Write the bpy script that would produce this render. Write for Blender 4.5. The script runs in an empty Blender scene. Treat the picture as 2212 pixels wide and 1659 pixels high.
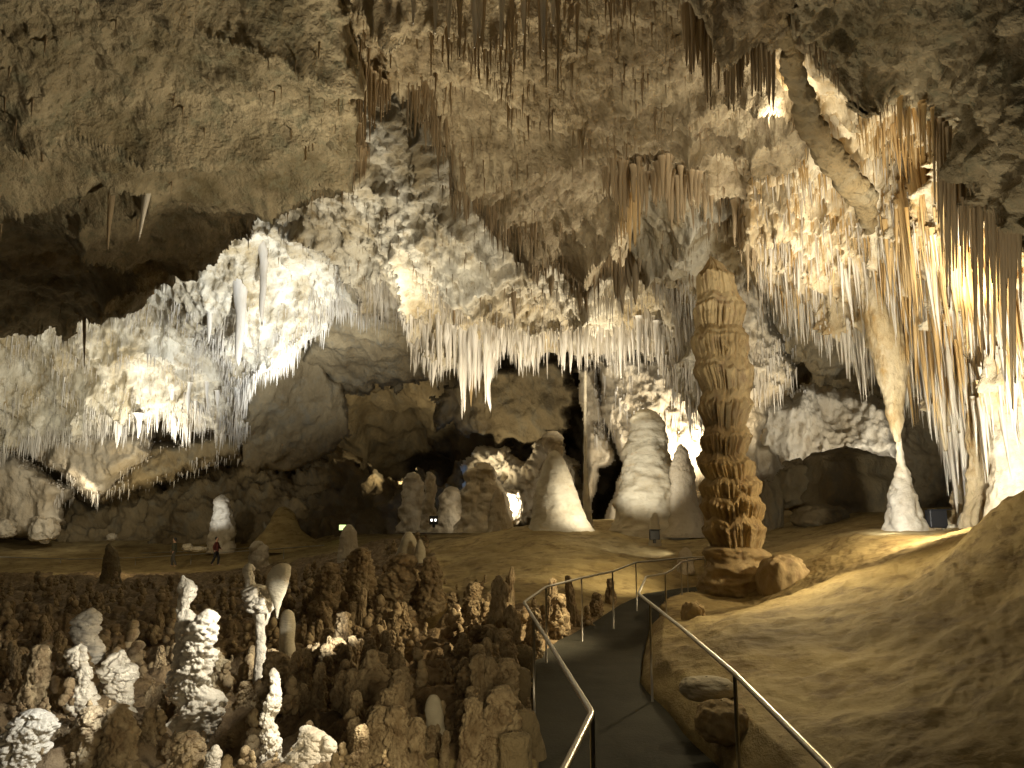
import bpy, math, random
import numpy as np
from mathutils import Vector

# ------------------------------------------------------------------ scene, camera, world, lamps
C = bpy.context.scene
COL = C.collection
random.seed(11)
RS = np.random.RandomState(11)

CAM_Z = 2.2
FPX = 1672.0                       # focal length in the 2212 px wide working frame
PITCH = math.atan((1102 - 829.5) / FPX)
cam_d = bpy.data.cameras.new('camera')
cam = bpy.data.objects.new('camera', cam_d)
COL.objects.link(cam)
cam.location = (0, 0, CAM_Z)
cam.rotation_euler = (math.pi / 2 + PITCH, 0, 0)
cam_d.sensor_width = 36.0
cam_d.lens = FPX / 2212 * 36.0
cam_d.clip_start = 0.05
cam_d.clip_end = 500
C.camera = cam

C.view_settings.view_transform = 'Standard'
C.view_settings.look = 'None'
C.view_settings.exposure = 0.7
C.view_settings.gamma = 1.0
C.cycles.use_denoising = True
C.cycles.max_bounces = 5
C.cycles.diffuse_bounces = 4
C.cycles.glossy_bounces = 2
C.cycles.sample_clamp_indirect = 4.0
C.cycles.use_light_tree = True

W = bpy.data.worlds.new('World')
C.world = W
W.use_nodes = True
bg = W.node_tree.nodes['Background']
bg.inputs[0].default_value = (1.0, 0.86, 0.62, 1)
bg.inputs[1].default_value = 0.028

CP, SP = math.cos(PITCH), math.sin(PITCH)


def ray(x, y):
    u = (x - 1106) / FPX
    v = (829.5 - y) / FPX
    return np.array([u, CP - v * SP, SP + v * CP])


def P(x, y, Y):
    """point seen at working-frame pixel x, y, at Y metres ahead of the viewer"""
    d = ray(x, y)
    return d * (Y / d[1]) + np.array([0, 0, CAM_Z])


def PV(x, y, Y):
    u = (x - 1106) / FPX
    v = (829.5 - y) / FPX
    dy = CP - v * SP
    k = Y / dy
    return np.stack([u * k, Y + 0 * k, CAM_Z + (SP + v * CP) * k], -1)


WARM = (1.0, 0.80, 0.50)
CREAM = (1.0, 0.90, 0.72)
COOL = (0.93, 0.97, 1.0)
GOLD = (1.0, 0.72, 0.34)
LAMPS = [
    # lamp position (x, y, Y), aim (x, y, Y), watts, colour, cone degrees, radius
    # far ceiling, cold lamps behind the dark overhang
    ((600, 960, 36), (560, 690, 42), 4800, COOL, 95, .15),
    ((655, 850, 42), (640, 760, 44), 650, COOL, 150, .12),
    ((330, 980, 45), (330, 880, 48), 1000, (1, .97, .88), 150, .12),
    ((60, 1050, 38), (40, 820, 45), 2000, (1, .95, .78), 120, .15),
    ((930, 830, 28), (900, 470, 29), 750, (1, .94, .8), 90, .12),
    # stalactite fringe above the domes
    ((1010, 980, 32), (1000, 770, 35), 1350, CREAM, 120, .12),
    ((1290, 960, 31), (1250, 740, 33), 1500, CREAM, 120, .12),
    ((780, 860, 32), (740, 500, 33), 1300, (1, .93, .78), 110, .15),
    ((1430, 800, 22), (1340, 480, 20), 520, CREAM, 110, .12),
    # wall behind the domes
    ((1490, 1000, 38.5), (1460, 850, 42), 1300, CREAM, 150, .12),
    ((1330, 1090, 38.5), (1300, 1000, 42), 300, CREAM, 150, .1),
    ((1110, 1095, 37), (1090, 1040, 42), 260, CREAM, 150, .1),
    # spots on the domes
    ((1440, 1120, 27.5), (1225, 1080, 31), 1000, CREAM, 40, .08),
    ((1310, 1140, 28), (1405, 1000, 33), 900, (1, .95, .84), 46, .08),
    # chamber: warm wash on the wall, a blue lamp, the lit leg and beam
    ((880, 1040, 58), (800, 900, 66), 1500, (1, .84, .55), 130, .15),
    ((1000, 1050, 47), (1120, 850, 48), 600, (1, .86, .6), 130, .15),
    ((965, 1065, 49), (958, 1000, 54), 70, (.15, .4, 1), 130, .1),
    ((175, 1078, 53.5), (120, 1050, 57), 330, CREAM, 130, .1),
    ((290, 1095, 53.5), (330, 1020, 56), 220, (1, .84, .55), 140, .1),
    ((440, 1110, 54), (478, 1110, 57), 130, COOL, 60, .08),
    # golden wall at the right
    ((2175, 1085, 11.6), (2110, 740, 16), 1500, (1, .93, .76), 110, .12),
    ((1985, 640, 13.4), (1950, 380, 15), 330, (1, .92, .74), 150, .12),
    ((2110, 640, 13.2), (2110, 450, 14), 110, GOLD, 150, .12),
    ((2220, 1075, 12.6), (2180, 960, 16), 40, COOL, 120, .1),
    ((1900, 1120, 17.4), (1955, 1085, 18.8), 70, COOL, 120, .08),
    ((1690, 260, 13.6), (1640, 120, 14), 60, CREAM, 160, .1),
    ((1740, 760, 19), (1680, 480, 19.5), 420, CREAM, 110, .12),
    ((1840, 1090, 17), (1915, 780, 20), 360, (1, .9, .68), 70, .08),
    # pale wall behind the column
    ((1955, 1000, 31), (1790, 915, 36), 750, (1, .98, .92), 120, .1),
    ((1690, 960, 25), (1660, 740, 27), 380, CREAM, 140, .1),
    ((60, 1200, 30), (150, 600, 23), 260, (1, .84, .56), 90, .2),  # unseen lamp added to lift the dark lip of the near ceiling
    ((1660, 900, 9), (1620, 1500, 8), 60, (1, .84, .55), 80, .15),  # unseen overhead fill added to brighten the slab and lower slope
    # low flood lamps that light the near ceiling and the column
    ((1930, 1290, 12.5), (1580, 880, 18.5), 1100, (1, .84, .56), 62, .12),
    ((1050, 1330, 14), (500, 230, 12), 1750, (1, .87, .63), 90, .3),
    ((1050, 1330, 14), (1300, 250, 14), 1150, (1, .885, .66), 100, .3),
    ((2150, 1040, 9.6), (2120, 180, 10.5), 200, (1, .88, .66), 110, .2),
    # slope at the right, mound, pit
    ((2050, 1000, 15), (1880, 1200, 16), 420, WARM, 130, .15),
    ((1660, 1040, 15), (1850, 1330, 10.5), 400, (1, .80, .45), 105, .2),  # unseen fill spot added to brighten the slope
    ((1540, 1060, 20), (1150, 1230, 24), 620, (1, .82, .5), 80, .2),
    ((1400, 1080, 13), (850, 1400, 14), 520, (1, .82, .52), 90, .2),  # unseen warm fill added to brighten the pit
    ((1500, 1150, 26), (1340, 1185, 28), 130, (1, .95, .85), 60, .08),  # extra spot added to imitate the cone lamp's spill on the mound
    ((300, 1120, 42), (300, 1200, 53), 500, (1, .8, .48), 110, .2),
    ((1150, 1560, 4.2), (620, 1480, 11), 100, (1, .84, .55), 90, .4),  # soft unseen fill added on the viewer's side of the pit
    ((300, 1800, 4.5), (250, 1500, 11), 30, (1, .86, .6), 110, .4),
    # spots on the white popcorn
    ((930, 1255, 10.4), (560, 1390, 12.2), 620, (1, .96, .86), 34, .05),
    ((690, 1370, 6.0), (585, 1560, 6.5), 62, (1, .96, .86), 50, .04),
    ((340, 1430, 8.6), (190, 1450, 9.4), 60, (1, .96, .86), 80, .05),
    ((600, 1250, 8.9), (440, 1370, 9.3), 110, (1, .96, .86), 80, .05),
    ((280, 1430, 6.6), (60, 1600, 6.9), 50, COOL, 60, .04),
    ((860, 1460, 6.1), (670, 1630, 6.3), 34, CREAM, 50, .04),
]
for i, (p, t, w, col, ang, rad) in enumerate(LAMPS):
    ld = bpy.data.lights.new('flood_and_fill_light', 'SPOT')
    ld.energy = w
    ld.color = col
    ld.spot_size = math.radians(ang)
    ld.spot_blend = 0.8
    ld.shadow_soft_size = rad
    lo = bpy.data.objects.new('flood_and_fill_light', ld)
    COL.objects.link(lo)
    a, b = Vector(P(*p)), Vector(P(*t))
    lo.location = a
    lo.rotation_euler = (b - a).to_track_quat('-Z', 'Y').to_euler()


# ------------------------------------------------------------------ noise
def _h(ix, iy, iz, s):
    n = (ix * 374761393 + iy * 668265263 + iz * 2147483647 + s * 974634461) & 0xffffffff
    n = ((n ^ (n >> 13)) * 1274126177) & 0xffffffff
    n = ((n ^ (n >> 16)) * 2246822519) & 0xffffffff
    return n ^ (n >> 15)


def perlin(p, seed=0):
    f = np.floor(p)
    i = f.astype(np.int64)
    t = p - f
    u = t * t * t * (t * (t * 6 - 15) + 10)
    out = 0
    for dx in (0, 1):
        wx = u[:, 0] if dx else 1 - u[:, 0]
        for dy in (0, 1):
            wy = u[:, 1] if dy else 1 - u[:, 1]
            for dz in (0, 1):
                wz = u[:, 2] if dz else 1 - u[:, 2]
                h = _h(i[:, 0] + dx, i[:, 1] + dy, i[:, 2] + dz, seed)
                gx = ((h & 1023) / 511.5) - 1
                gy = (((h >> 10) & 1023) / 511.5) - 1
                gz = (((h >> 20) & 1023) / 511.5) - 1
                out = out + wx * wy * wz * (gx * (t[:, 0] - dx) + gy * (t[:, 1] - dy) + gz * (t[:, 2] - dz))
    return out * 1.3


def fbm(p, oct=4, seed=0, gain=.5):
    a, s, o = 1.0, 1.0, 0
    for k in range(oct):
        o = o + a * perlin(p * s + 17.3 * k, seed + k)
        a *= gain
        s *= 2.03
    return o


def ridged(p, oct=3, seed=0):
    a, s, o = 1.0, 1.0, 0
    for k in range(oct):
        o = o + a * (1 - 2.2 * np.abs(perlin(p * s + 9.1 * k, seed + k)))
        a *= .5
        s *= 2.1
    return o


def worley(p, seed=0):
    """distance to the nearest feature point"""
    f = np.floor(p).astype(np.int64)
    best = np.full(len(p), 9.0)
    for dx in (-1, 0, 1):
        for dy in (-1, 0, 1):
            for dz in (-1, 0, 1):
                ix, iy, iz = f[:, 0] + dx, f[:, 1] + dy, f[:, 2] + dz
                h = _h(ix, iy, iz, seed)
                d = (ix + (h & 1023) / 1023. - p[:, 0]) ** 2 + (iy + ((h >> 10) & 1023) / 1023. - p[:, 1]) ** 2 \
                    + (iz + ((h >> 20) & 1023) / 1023. - p[:, 2]) ** 2
                best = np.minimum(best, d)
    return np.sqrt(best)


def knobs(p, size, seed=0):
    """rounded cauliflower nodules, 0 in the gaps to 1 at the tops"""
    w = worley(p / size, seed)
    return np.sqrt(np.clip(1 - (w / .85) ** 2, 0, 1))


def popcorn(p, size, seed=0):
    return knobs(p, size, seed) * .65 + knobs(p, size * .42, seed + 5) * .35


def rbf(pts, vals, q, c=1.0, ridge=1e-3):
    pts = np.asarray(pts, float)
    vals = np.asarray(vals, float)
    D = np.sqrt(((pts[:, None] - pts[None]) ** 2).sum(-1) + c * c)
    n = len(pts)
    A = np.zeros((n + 1, n + 1))
    A[:n, :n] = D - ridge * np.eye(n) * 0
    A[:n, n] = 1
    A[n, :n] = 1
    w = np.linalg.solve(A, np.r_[vals, 0])
    out = np.empty(len(q))
    for a in range(0, len(q), 40000):
        b = q[a:a + 40000]
        out[a:a + 40000] = np.sqrt(((b[:, None] - pts[None]) ** 2).sum(-1) + c * c) @ w[:n] + w[n]
    return out


# ------------------------------------------------------------------ mesh helpers
def mk(name, v, quads, mat, parent=None, tris=None, smooth=True):
    me = bpy.data.meshes.new(name)
    v = np.ascontiguousarray(v, np.float32)
    quads = np.asarray(quads, np.int32).reshape(-1, 4)
    tris = np.zeros((0, 3), np.int32) if tris is None else np.asarray(tris, np.int32).reshape(-1, 3)
    me.vertices.add(len(v))
    me.vertices.foreach_set('co', v.ravel())
    nl = quads.size + tris.size
    me.loops.add(nl)
    me.loops.foreach_set('vertex_index', np.concatenate([quads.ravel(), tris.ravel()]).astype(np.int32))
    me.polygons.add(len(quads) + len(tris))
    st = np.concatenate([np.arange(len(quads)) * 4, quads.size + np.arange(len(tris)) * 3]).astype(np.int32)
    me.polygons.foreach_set('loop_start', st)
    me.polygons.foreach_set('use_smooth', np.full(len(st), smooth))
    me.update(calc_edges=True)
    me.validate()
    me.materials.append(mat)
    o = bpy.data.objects.new(name, me)
    COL.objects.link(o)
    if parent is not None:
        o.parent = parent
    return o


def tag(o, label, cat, group=None):
    o['label'] = label
    o['category'] = cat
    if group:
        o['group'] = group
    return o


def kind(o, k):
    o['kind'] = k
    return o


def empty(name, loc, label, cat, group=None):
    o = bpy.data.objects.new(name, None)
    COL.objects.link(o)
    o.location = loc
    o.empty_display_size = .2
    return tag(o, label, cat, group)


def grid_quads(nu, nv, wrap=False):
    """vertex index = j*nu + i"""
    i = np.arange(nu if wrap else nu - 1)
    j = np.arange(nv - 1)
    I, J = np.meshgrid(i, j)
    I2 = (I + 1) % nu
    return np.stack([J * nu + I, J * nu + I2, (J + 1) * nu + I2, (J + 1) * nu + I], -1).reshape(-1, 4)


# ------------------------------------------------------------------ materials
def stone(name, c1, c2, c3=None, scale=1.0, bump=.5, stretch=1.0, rough=.85, fine=14.0, patch=.5, dist=.05, veins=0):
    m = bpy.data.materials.new(name)
    m.use_nodes = True
    nt = m.node_tree
    N, L = nt.nodes, nt.links
    b = N['Principled BSDF']
    b.inputs['Roughness'].default_value = rough
    b.inputs['Specular IOR Level'].default_value = .25
    tc = N.new('ShaderNodeTexCoord')
    mp = N.new('ShaderNodeMapping')
    mp.inputs['Scale'].default_value = (scale, scale, scale * stretch)
    L.new(tc.outputs['Object'], mp.inputs['Vector'])

    def noise(s, det, rgh=.55):
        n = N.new('ShaderNodeTexNoise')
        n.inputs['Scale'].default_value = s
        n.inputs['Detail'].default_value = det
        n.inputs['Roughness'].default_value = rgh
        L.new(mp.outputs[0], n.inputs['Vector'])
        return n

    def ramp(src, a, bb, ca, cb):
        r = N.new('ShaderNodeValToRGB')
        r.color_ramp.elements[0].position = a
        r.color_ramp.elements[1].position = bb
        r.color_ramp.elements[0].color = (*ca, 1)
        r.color_ramp.elements[1].color = (*cb, 1)
        L.new(src, r.inputs[0])
        return r
    n1 = noise(.8, 9, .62)
    r1 = ramp(n1.outputs['Fac'], .36, .64, c1, c2)
    col = r1.outputs[0]
    if c3 is not None:
        n2 = noise(2.6, 8, .65)
        f = ramp(n2.outputs['Fac'], patch, patch + .16, (0, 0, 0), (1, 1, 1))
        mx = N.new('ShaderNodeMix')
        mx.data_type = 'RGBA'
        L.new(f.outputs[0], mx.inputs[0])
        L.new(col, mx.inputs[6])
        mx.inputs[7].default_value = (*c3, 1)
        col = mx.outputs[2]
    L.new(col, b.inputs['Base Color'])
    n3 = noise(fine, 6, .65)
    n4 = noise(fine * .28, 5, .6)
    ad = N.new('ShaderNodeMath')
    ad.operation = 'MULTIPLY_ADD'
    ad.inputs[1].default_value = 2.2
    L.new(n4.outputs['Fac'], ad.inputs[0])
    L.new(n3.outputs['Fac'], ad.inputs[2])
    bp = N.new('ShaderNodeBump')
    bp.inputs['Strength'].default_value = bump
    bp.inputs['Distance'].default_value = dist
    L.new(ad.outputs[0], bp.inputs['Height'])
    L.new(bp.outputs[0], b.inputs['Normal'])
    return m


def plain(name, col, rough=.5, metal=0.0, emit=None, estr=0):
    m = bpy.data.materials.new(name)
    m.use_nodes = True
    nt = m.node_tree
    b = nt.nodes['Principled BSDF']
    n = nt.nodes.new('ShaderNodeTexNoise')
    n.inputs['Scale'].default_value = 30
    n.inputs['Detail'].default_value = 5
    r = nt.nodes.new('ShaderNodeValToRGB')
    r.color_ramp.elements[0].color = (*[c * .75 for c in col], 1)
    r.color_ramp.elements[1].color = (*[min(1, c * 1.15) for c in col], 1)
    nt.links.new(n.outputs['Fac'], r.inputs[0])
    nt.links.new(r.outputs[0], b.inputs['Base Color'])
    b.inputs['Roughness'].default_value = rough
    b.inputs['Metallic'].default_value = metal
    if emit:
        b.inputs['Emission Color'].default_value = (*emit, 1)
        b.inputs['Emission Strength'].default_value = estr
    return m


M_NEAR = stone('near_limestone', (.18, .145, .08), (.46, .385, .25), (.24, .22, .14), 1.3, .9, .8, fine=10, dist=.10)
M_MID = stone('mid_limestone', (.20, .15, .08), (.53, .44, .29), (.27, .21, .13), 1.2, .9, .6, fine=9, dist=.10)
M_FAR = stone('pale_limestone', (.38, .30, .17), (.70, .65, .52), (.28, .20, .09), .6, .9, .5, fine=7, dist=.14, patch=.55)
M_GOLD = stone('golden_limestone', (.42, .32, .17), (.72, .63, .46), (.38, .25, .10), .9, .8, .35, fine=8, dist=.10)
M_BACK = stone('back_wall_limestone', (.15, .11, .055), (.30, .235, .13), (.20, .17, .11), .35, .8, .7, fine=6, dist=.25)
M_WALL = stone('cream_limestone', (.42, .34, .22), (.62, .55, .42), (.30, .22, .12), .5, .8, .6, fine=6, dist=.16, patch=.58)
M_FLOOR = stone('flowstone_floor', (.26, .19, .075), (.46, .36, .17), (.20, .14, .06), .7, .5, 3.0, fine=9, dist=.05)
M_COL = stone('ochre_flowstone', (.33, .235, .11), (.54, .42, .23), (.35, .25, .14), 1.6, .5, .5, fine=12, dist=.03)
M_DOME = stone('pale_flowstone', (.46, .39, .26), (.66, .60, .45), (.46, .32, .16), .7, .5, 2.0, fine=11, dist=.05, patch=.6)
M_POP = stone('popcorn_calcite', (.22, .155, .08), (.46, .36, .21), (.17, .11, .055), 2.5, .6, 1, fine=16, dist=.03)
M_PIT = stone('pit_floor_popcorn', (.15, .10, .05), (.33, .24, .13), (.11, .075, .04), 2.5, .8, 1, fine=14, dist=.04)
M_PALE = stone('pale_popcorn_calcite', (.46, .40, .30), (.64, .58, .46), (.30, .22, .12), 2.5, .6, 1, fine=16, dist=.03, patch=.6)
M_SPIKE = stone('stalactite_brown', (.25, .18, .10), (.42, .33, .21), None, 1.5, .4, .25, fine=14, dist=.03)
M_SPIKEW = stone('stalactite_white', (.50, .44, .34), (.68, .64, .56), (.44, .32, .18), 1.5, .4, .25, fine=10, dist=.03, patch=.6)
M_SPIKEG = stone('stalactite_golden', (.40, .24, .08), (.62, .46, .24), None, 1.5, .4, .25, fine=10, dist=.03)
M_PATH = stone('asphalt_path', (.03, .028, .018), (.045, .041, .027), None, 2, .35, 1, fine=40, dist=.01, rough=.9)
M_STEEL = plain('brushed_steel', (.55, .52, .46), .28, 1.0)
M_BLACK = plain('black_metal', (.015, .015, .017), .5)


# ------------------------------------------------------------------ rock shells
def poly_dist(px, py, poly):
    """signed distance to a closed outline, positive inside"""
    poly = np.asarray(poly, float)
    a, b = poly, np.roll(poly, -1, 0)
    d = np.full(px.shape, 1e9)
    ins = np.zeros(px.shape, bool)
    for (ax, ay), (bx, by) in zip(a, b):
        ex, ey = bx - ax, by - ay
        t = np.clip(((px - ax) * ex + (py - ay) * ey) / (ex * ex + ey * ey + 1e-9), 0, 1)
        d = np.minimum(d, np.hypot(px - ax - t * ex, py - ay - t * ey))
        c = ((ay > py) != (by > py)) & (px < (bx - ax) * (py - ay) / (by - ay + 1e-12) + ax)
        ins ^= c
    return np.where(ins, d, -d)


SHELLS = {}


def shell(name, ctrl, outline, mat, step=4.0, edge=30, roll=2.0, jag=6, relief=None, seed=0):
    """a rock face: depth from control points, outline with a lip that rolls back into the rock, relief along the normal"""
    o = np.asarray(outline, float)
    x0, y0 = o.min(0) - step
    x1, y1 = o.max(0) + step
    nu, nv = int((x1 - x0) / step) + 2, int((y1 - y0) / step) + 2
    X, Y = np.meshgrid(x0 + np.arange(nu) * step, y0 + np.arange(nv) * step)
    px, py = X.ravel(), Y.ravel()
    c = np.asarray(ctrl, float)
    dep = np.exp(rbf(c[:, :2], np.log(c[:, 2]), np.stack([px, py], -1), c=60))
    q = np.stack([px / 40, py / 40, np.full(px.shape, seed * 3.7)], -1)
    s = poly_dist(px, py, outline) + jag * fbm(q, 4, seed + 40, .6) * 1.6
    t = np.clip(s / edge, 0, 1)
    depth = dep + roll * (1 - np.sqrt(np.clip(1 - (1 - t) ** 2, 0, 1)))
    v = PV(px, py, depth)
    G = PV(px, py, dep).reshape(nv, nu, 3)
    n = np.cross(np.gradient(G, axis=0), np.gradient(G, axis=1)).reshape(-1, 3)
    n /= np.linalg.norm(n, axis=1)[:, None] + 1e-9
    eye = v - np.array([0, 0, CAM_Z])
    n[(n * eye).sum(1) > 0] *= -1
    if relief:
        v = v + n * relief(PV(px, py, dep), n, px, py)[:, None]
    keep = s > -step * .6
    f = grid_quads(nu, nv)
    f = f[keep[f].all(1)]
    used = np.zeros(len(v), bool)
    used[f.ravel()] = True
    idx = np.cumsum(used) - 1
    ob = kind(mk(name, v[used], idx[f], mat), 'structure')
    SHELLS.setdefault(name, []).append((v[used], n[used], px[used], py[used], s[used]))
    return ob


def rock(a_big=.6, f_big=.35, a_mid=.22, f_mid=1.1, a_fine=.06, f_fine=4, drip=.12, f_drip=1.6, seed=0, zs=.9, pits=0, fold=0, f_fold=.25):
    def f(v, n, px, py):
        p = v * np.array([1, 1, zs])
        h = a_big * fbm(p * f_big, 3, seed) + a_mid * ridged(p * f_mid + .5, 2, seed + 3) * .5 + a_mid * fbm(p * f_mid, 3, seed + 7) \
            + a_fine * fbm(p * f_fine, 4, seed + 11, .62)
        if fold:
            w = p + .8 * np.stack([fbm(p * .5, 2, seed + 31), fbm(p * .5 + 9, 2, seed + 32), fbm(p * .5 + 5, 2, seed + 33)], -1)
            h = h + fold * (1 - 2.4 * np.sqrt(np.abs(perlin(w * f_fold, seed + 30)) + .003))
        if drip:
            h = h + drip * ridged(v * np.array([f_drip, f_drip, f_drip * .14]), 3, seed + 13)
        if pits:
            h = h - pits * knobs(p, 1.1 / f_mid, seed + 19)
        return h
    return f


# far back of the chamber
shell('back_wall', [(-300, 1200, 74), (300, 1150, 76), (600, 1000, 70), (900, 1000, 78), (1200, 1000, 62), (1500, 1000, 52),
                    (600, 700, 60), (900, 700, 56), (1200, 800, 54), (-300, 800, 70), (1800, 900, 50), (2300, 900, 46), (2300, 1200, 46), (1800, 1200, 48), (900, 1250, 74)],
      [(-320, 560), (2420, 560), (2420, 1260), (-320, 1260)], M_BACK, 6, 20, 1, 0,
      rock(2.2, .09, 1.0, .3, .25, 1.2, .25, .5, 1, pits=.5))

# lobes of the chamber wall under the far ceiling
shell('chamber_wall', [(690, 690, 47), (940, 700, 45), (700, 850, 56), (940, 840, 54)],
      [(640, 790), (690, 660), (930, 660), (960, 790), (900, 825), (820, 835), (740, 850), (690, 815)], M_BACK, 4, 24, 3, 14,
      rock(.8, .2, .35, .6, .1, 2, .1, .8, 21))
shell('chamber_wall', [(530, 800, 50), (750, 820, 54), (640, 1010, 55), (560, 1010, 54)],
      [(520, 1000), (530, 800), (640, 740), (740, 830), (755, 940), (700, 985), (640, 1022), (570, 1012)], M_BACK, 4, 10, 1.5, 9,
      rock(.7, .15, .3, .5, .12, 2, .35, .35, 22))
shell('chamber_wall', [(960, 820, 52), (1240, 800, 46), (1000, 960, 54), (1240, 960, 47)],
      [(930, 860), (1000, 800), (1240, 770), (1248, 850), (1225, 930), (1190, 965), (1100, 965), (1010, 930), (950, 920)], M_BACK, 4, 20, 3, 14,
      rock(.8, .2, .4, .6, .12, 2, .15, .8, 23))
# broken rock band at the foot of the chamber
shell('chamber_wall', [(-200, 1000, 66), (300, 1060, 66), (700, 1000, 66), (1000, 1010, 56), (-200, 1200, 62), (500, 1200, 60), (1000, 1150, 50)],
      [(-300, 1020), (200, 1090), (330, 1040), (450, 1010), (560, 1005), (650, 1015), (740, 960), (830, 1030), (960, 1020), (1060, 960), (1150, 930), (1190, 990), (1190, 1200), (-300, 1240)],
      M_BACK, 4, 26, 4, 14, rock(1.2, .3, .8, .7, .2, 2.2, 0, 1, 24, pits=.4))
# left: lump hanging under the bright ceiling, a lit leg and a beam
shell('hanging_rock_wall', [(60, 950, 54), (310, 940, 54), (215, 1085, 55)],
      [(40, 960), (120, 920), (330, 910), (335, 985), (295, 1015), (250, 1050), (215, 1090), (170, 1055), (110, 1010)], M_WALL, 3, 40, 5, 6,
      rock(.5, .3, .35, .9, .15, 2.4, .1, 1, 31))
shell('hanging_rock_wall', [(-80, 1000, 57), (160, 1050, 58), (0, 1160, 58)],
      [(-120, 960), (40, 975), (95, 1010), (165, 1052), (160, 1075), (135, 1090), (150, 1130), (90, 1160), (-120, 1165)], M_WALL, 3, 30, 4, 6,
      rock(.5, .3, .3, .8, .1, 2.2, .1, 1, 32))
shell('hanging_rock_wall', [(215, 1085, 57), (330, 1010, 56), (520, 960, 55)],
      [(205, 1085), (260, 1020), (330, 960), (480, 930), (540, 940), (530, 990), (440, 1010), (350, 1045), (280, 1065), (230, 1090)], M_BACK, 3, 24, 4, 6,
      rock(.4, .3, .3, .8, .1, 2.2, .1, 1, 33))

# wall behind the domes
shell('dome_back_wall', [(1290, 800, 42), (1530, 790, 40), (1340, 1130, 42), (1540, 1120, 41)],
      [(1285, 770), (1560, 760), (1560, 1140), (1330, 1150), (1305, 1130), (1345, 1010), (1325, 960), (1300, 900)], M_WALL, 3, 24, 3, 6,
      rock(.5, .3, .35, .8, .12, 2.4, .2, 1, 41))
shell('dome_back_wall', [(1260, 830, 43), (1300, 1000, 43)],
      [(1250, 800), (1285, 790), (1300, 870), (1318, 960), (1330, 1000), (1295, 1015), (1275, 1110), (1258, 1110), (1262, 1000), (1255, 900)], M_WALL, 3, 14, 3, 5,
      rock(.3, .4, .25, 1, .1, 2.4, .1, 1, 42))
shell('dome_back_wall', [(1000, 1000, 50), (1240, 960, 46), (1000, 1140, 46), (1260, 1140, 44)],
      [(1000, 990), (1060, 950), (1130, 990), (1180, 930), (1215, 960), (1250, 1000), (1270, 1150), (990, 1150)], M_WALL, 3, 24, 3, 9,
      rock(.5, .4, .5, 1, .2, 2.4, 0, 1, 43, pits=.3))

# right: dark chamber beyond the column, pale wall, cream wall
shell('alcove_wall', [(1600, 600, 34), (1950, 600, 32), (1700, 800, 42), (1900, 850, 40), (2150, 850, 36), (1650, 1150, 42), (2150, 1150, 38)],
      [(1580, 540), (2200, 540), (2200, 1180), (1580, 1180)], M_BACK, 4, 20, 1, 0, rock(1.2, .18, .8, .5, .2, 1.8, .2, .6, 51, pits=.4))
shell('alcove_wall', [(1640, 860, 36), (1790, 840, 37), (1930, 950, 35), (1700, 1030, 36)],
      [(1625, 850), (1690, 870), (1720, 830), (1800, 835), (1880, 850), (1925, 890), (1945, 1010), (1870, 990), (1800, 1000), (1720, 1050), (1630, 1040)], M_WALL, 3, 26, 3, 7,
      rock(.9, .25, .22, .8, .16, 2.4, .25, .9, 52))
shell('alcove_wall', [(1600, 560, 26), (1690, 780, 28), (1620, 1030, 28)],
      [(1570, 520), (1630, 560), (1650, 640), (1665, 690), (1705, 780), (1700, 830), (1650, 880), (1640, 960), (1690, 1010), (1660, 1040), (1570, 1040)], M_WALL, 3, 20, 3, 6,
      rock(.35, .4, .3, 1, .12, 2.6, .22, 1.2, 53))

# far ceiling: pale slope at the left that runs into the stalactite fringe
FARC = [(-200, 640, 42), (-200, 980, 50), (0, 800, 47), (0, 690, 43), (0, 985, 50), (200, 640, 42), (330, 905, 48), (525, 945, 47), (520, 700, 43),
        (640, 780, 44), (560, 460, 37), (640, 400, 34), (900, 400, 28), (900, 540, 31), (800, 640, 37), (1000, 790, 36), (1150, 600, 31),
        (1100, 700, 33.5), (1400, 790, 33), (1500, 850, 31), (1600, 600, 26), (1600, 480, 24), (1350, 480, 25), (1250, 775, 34), (1700, 400, 21), (1000, 250, 23), (700, 250, 28)]
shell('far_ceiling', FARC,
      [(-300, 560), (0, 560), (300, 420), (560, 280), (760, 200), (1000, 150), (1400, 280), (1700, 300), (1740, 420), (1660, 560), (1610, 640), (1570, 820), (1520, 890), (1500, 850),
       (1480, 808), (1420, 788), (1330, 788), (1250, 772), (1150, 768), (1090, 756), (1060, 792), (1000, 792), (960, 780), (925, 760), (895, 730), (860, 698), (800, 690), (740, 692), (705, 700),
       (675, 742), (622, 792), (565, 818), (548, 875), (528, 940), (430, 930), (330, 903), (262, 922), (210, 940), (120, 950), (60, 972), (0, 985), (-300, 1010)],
      M_FAR, 3.2, 26, 3.5, 8, rock(1.5, .13, .20, .55, .24, 2.1, .22, 1.0, 61, pits=.04, fold=1.1, f_fold=.13))

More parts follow.
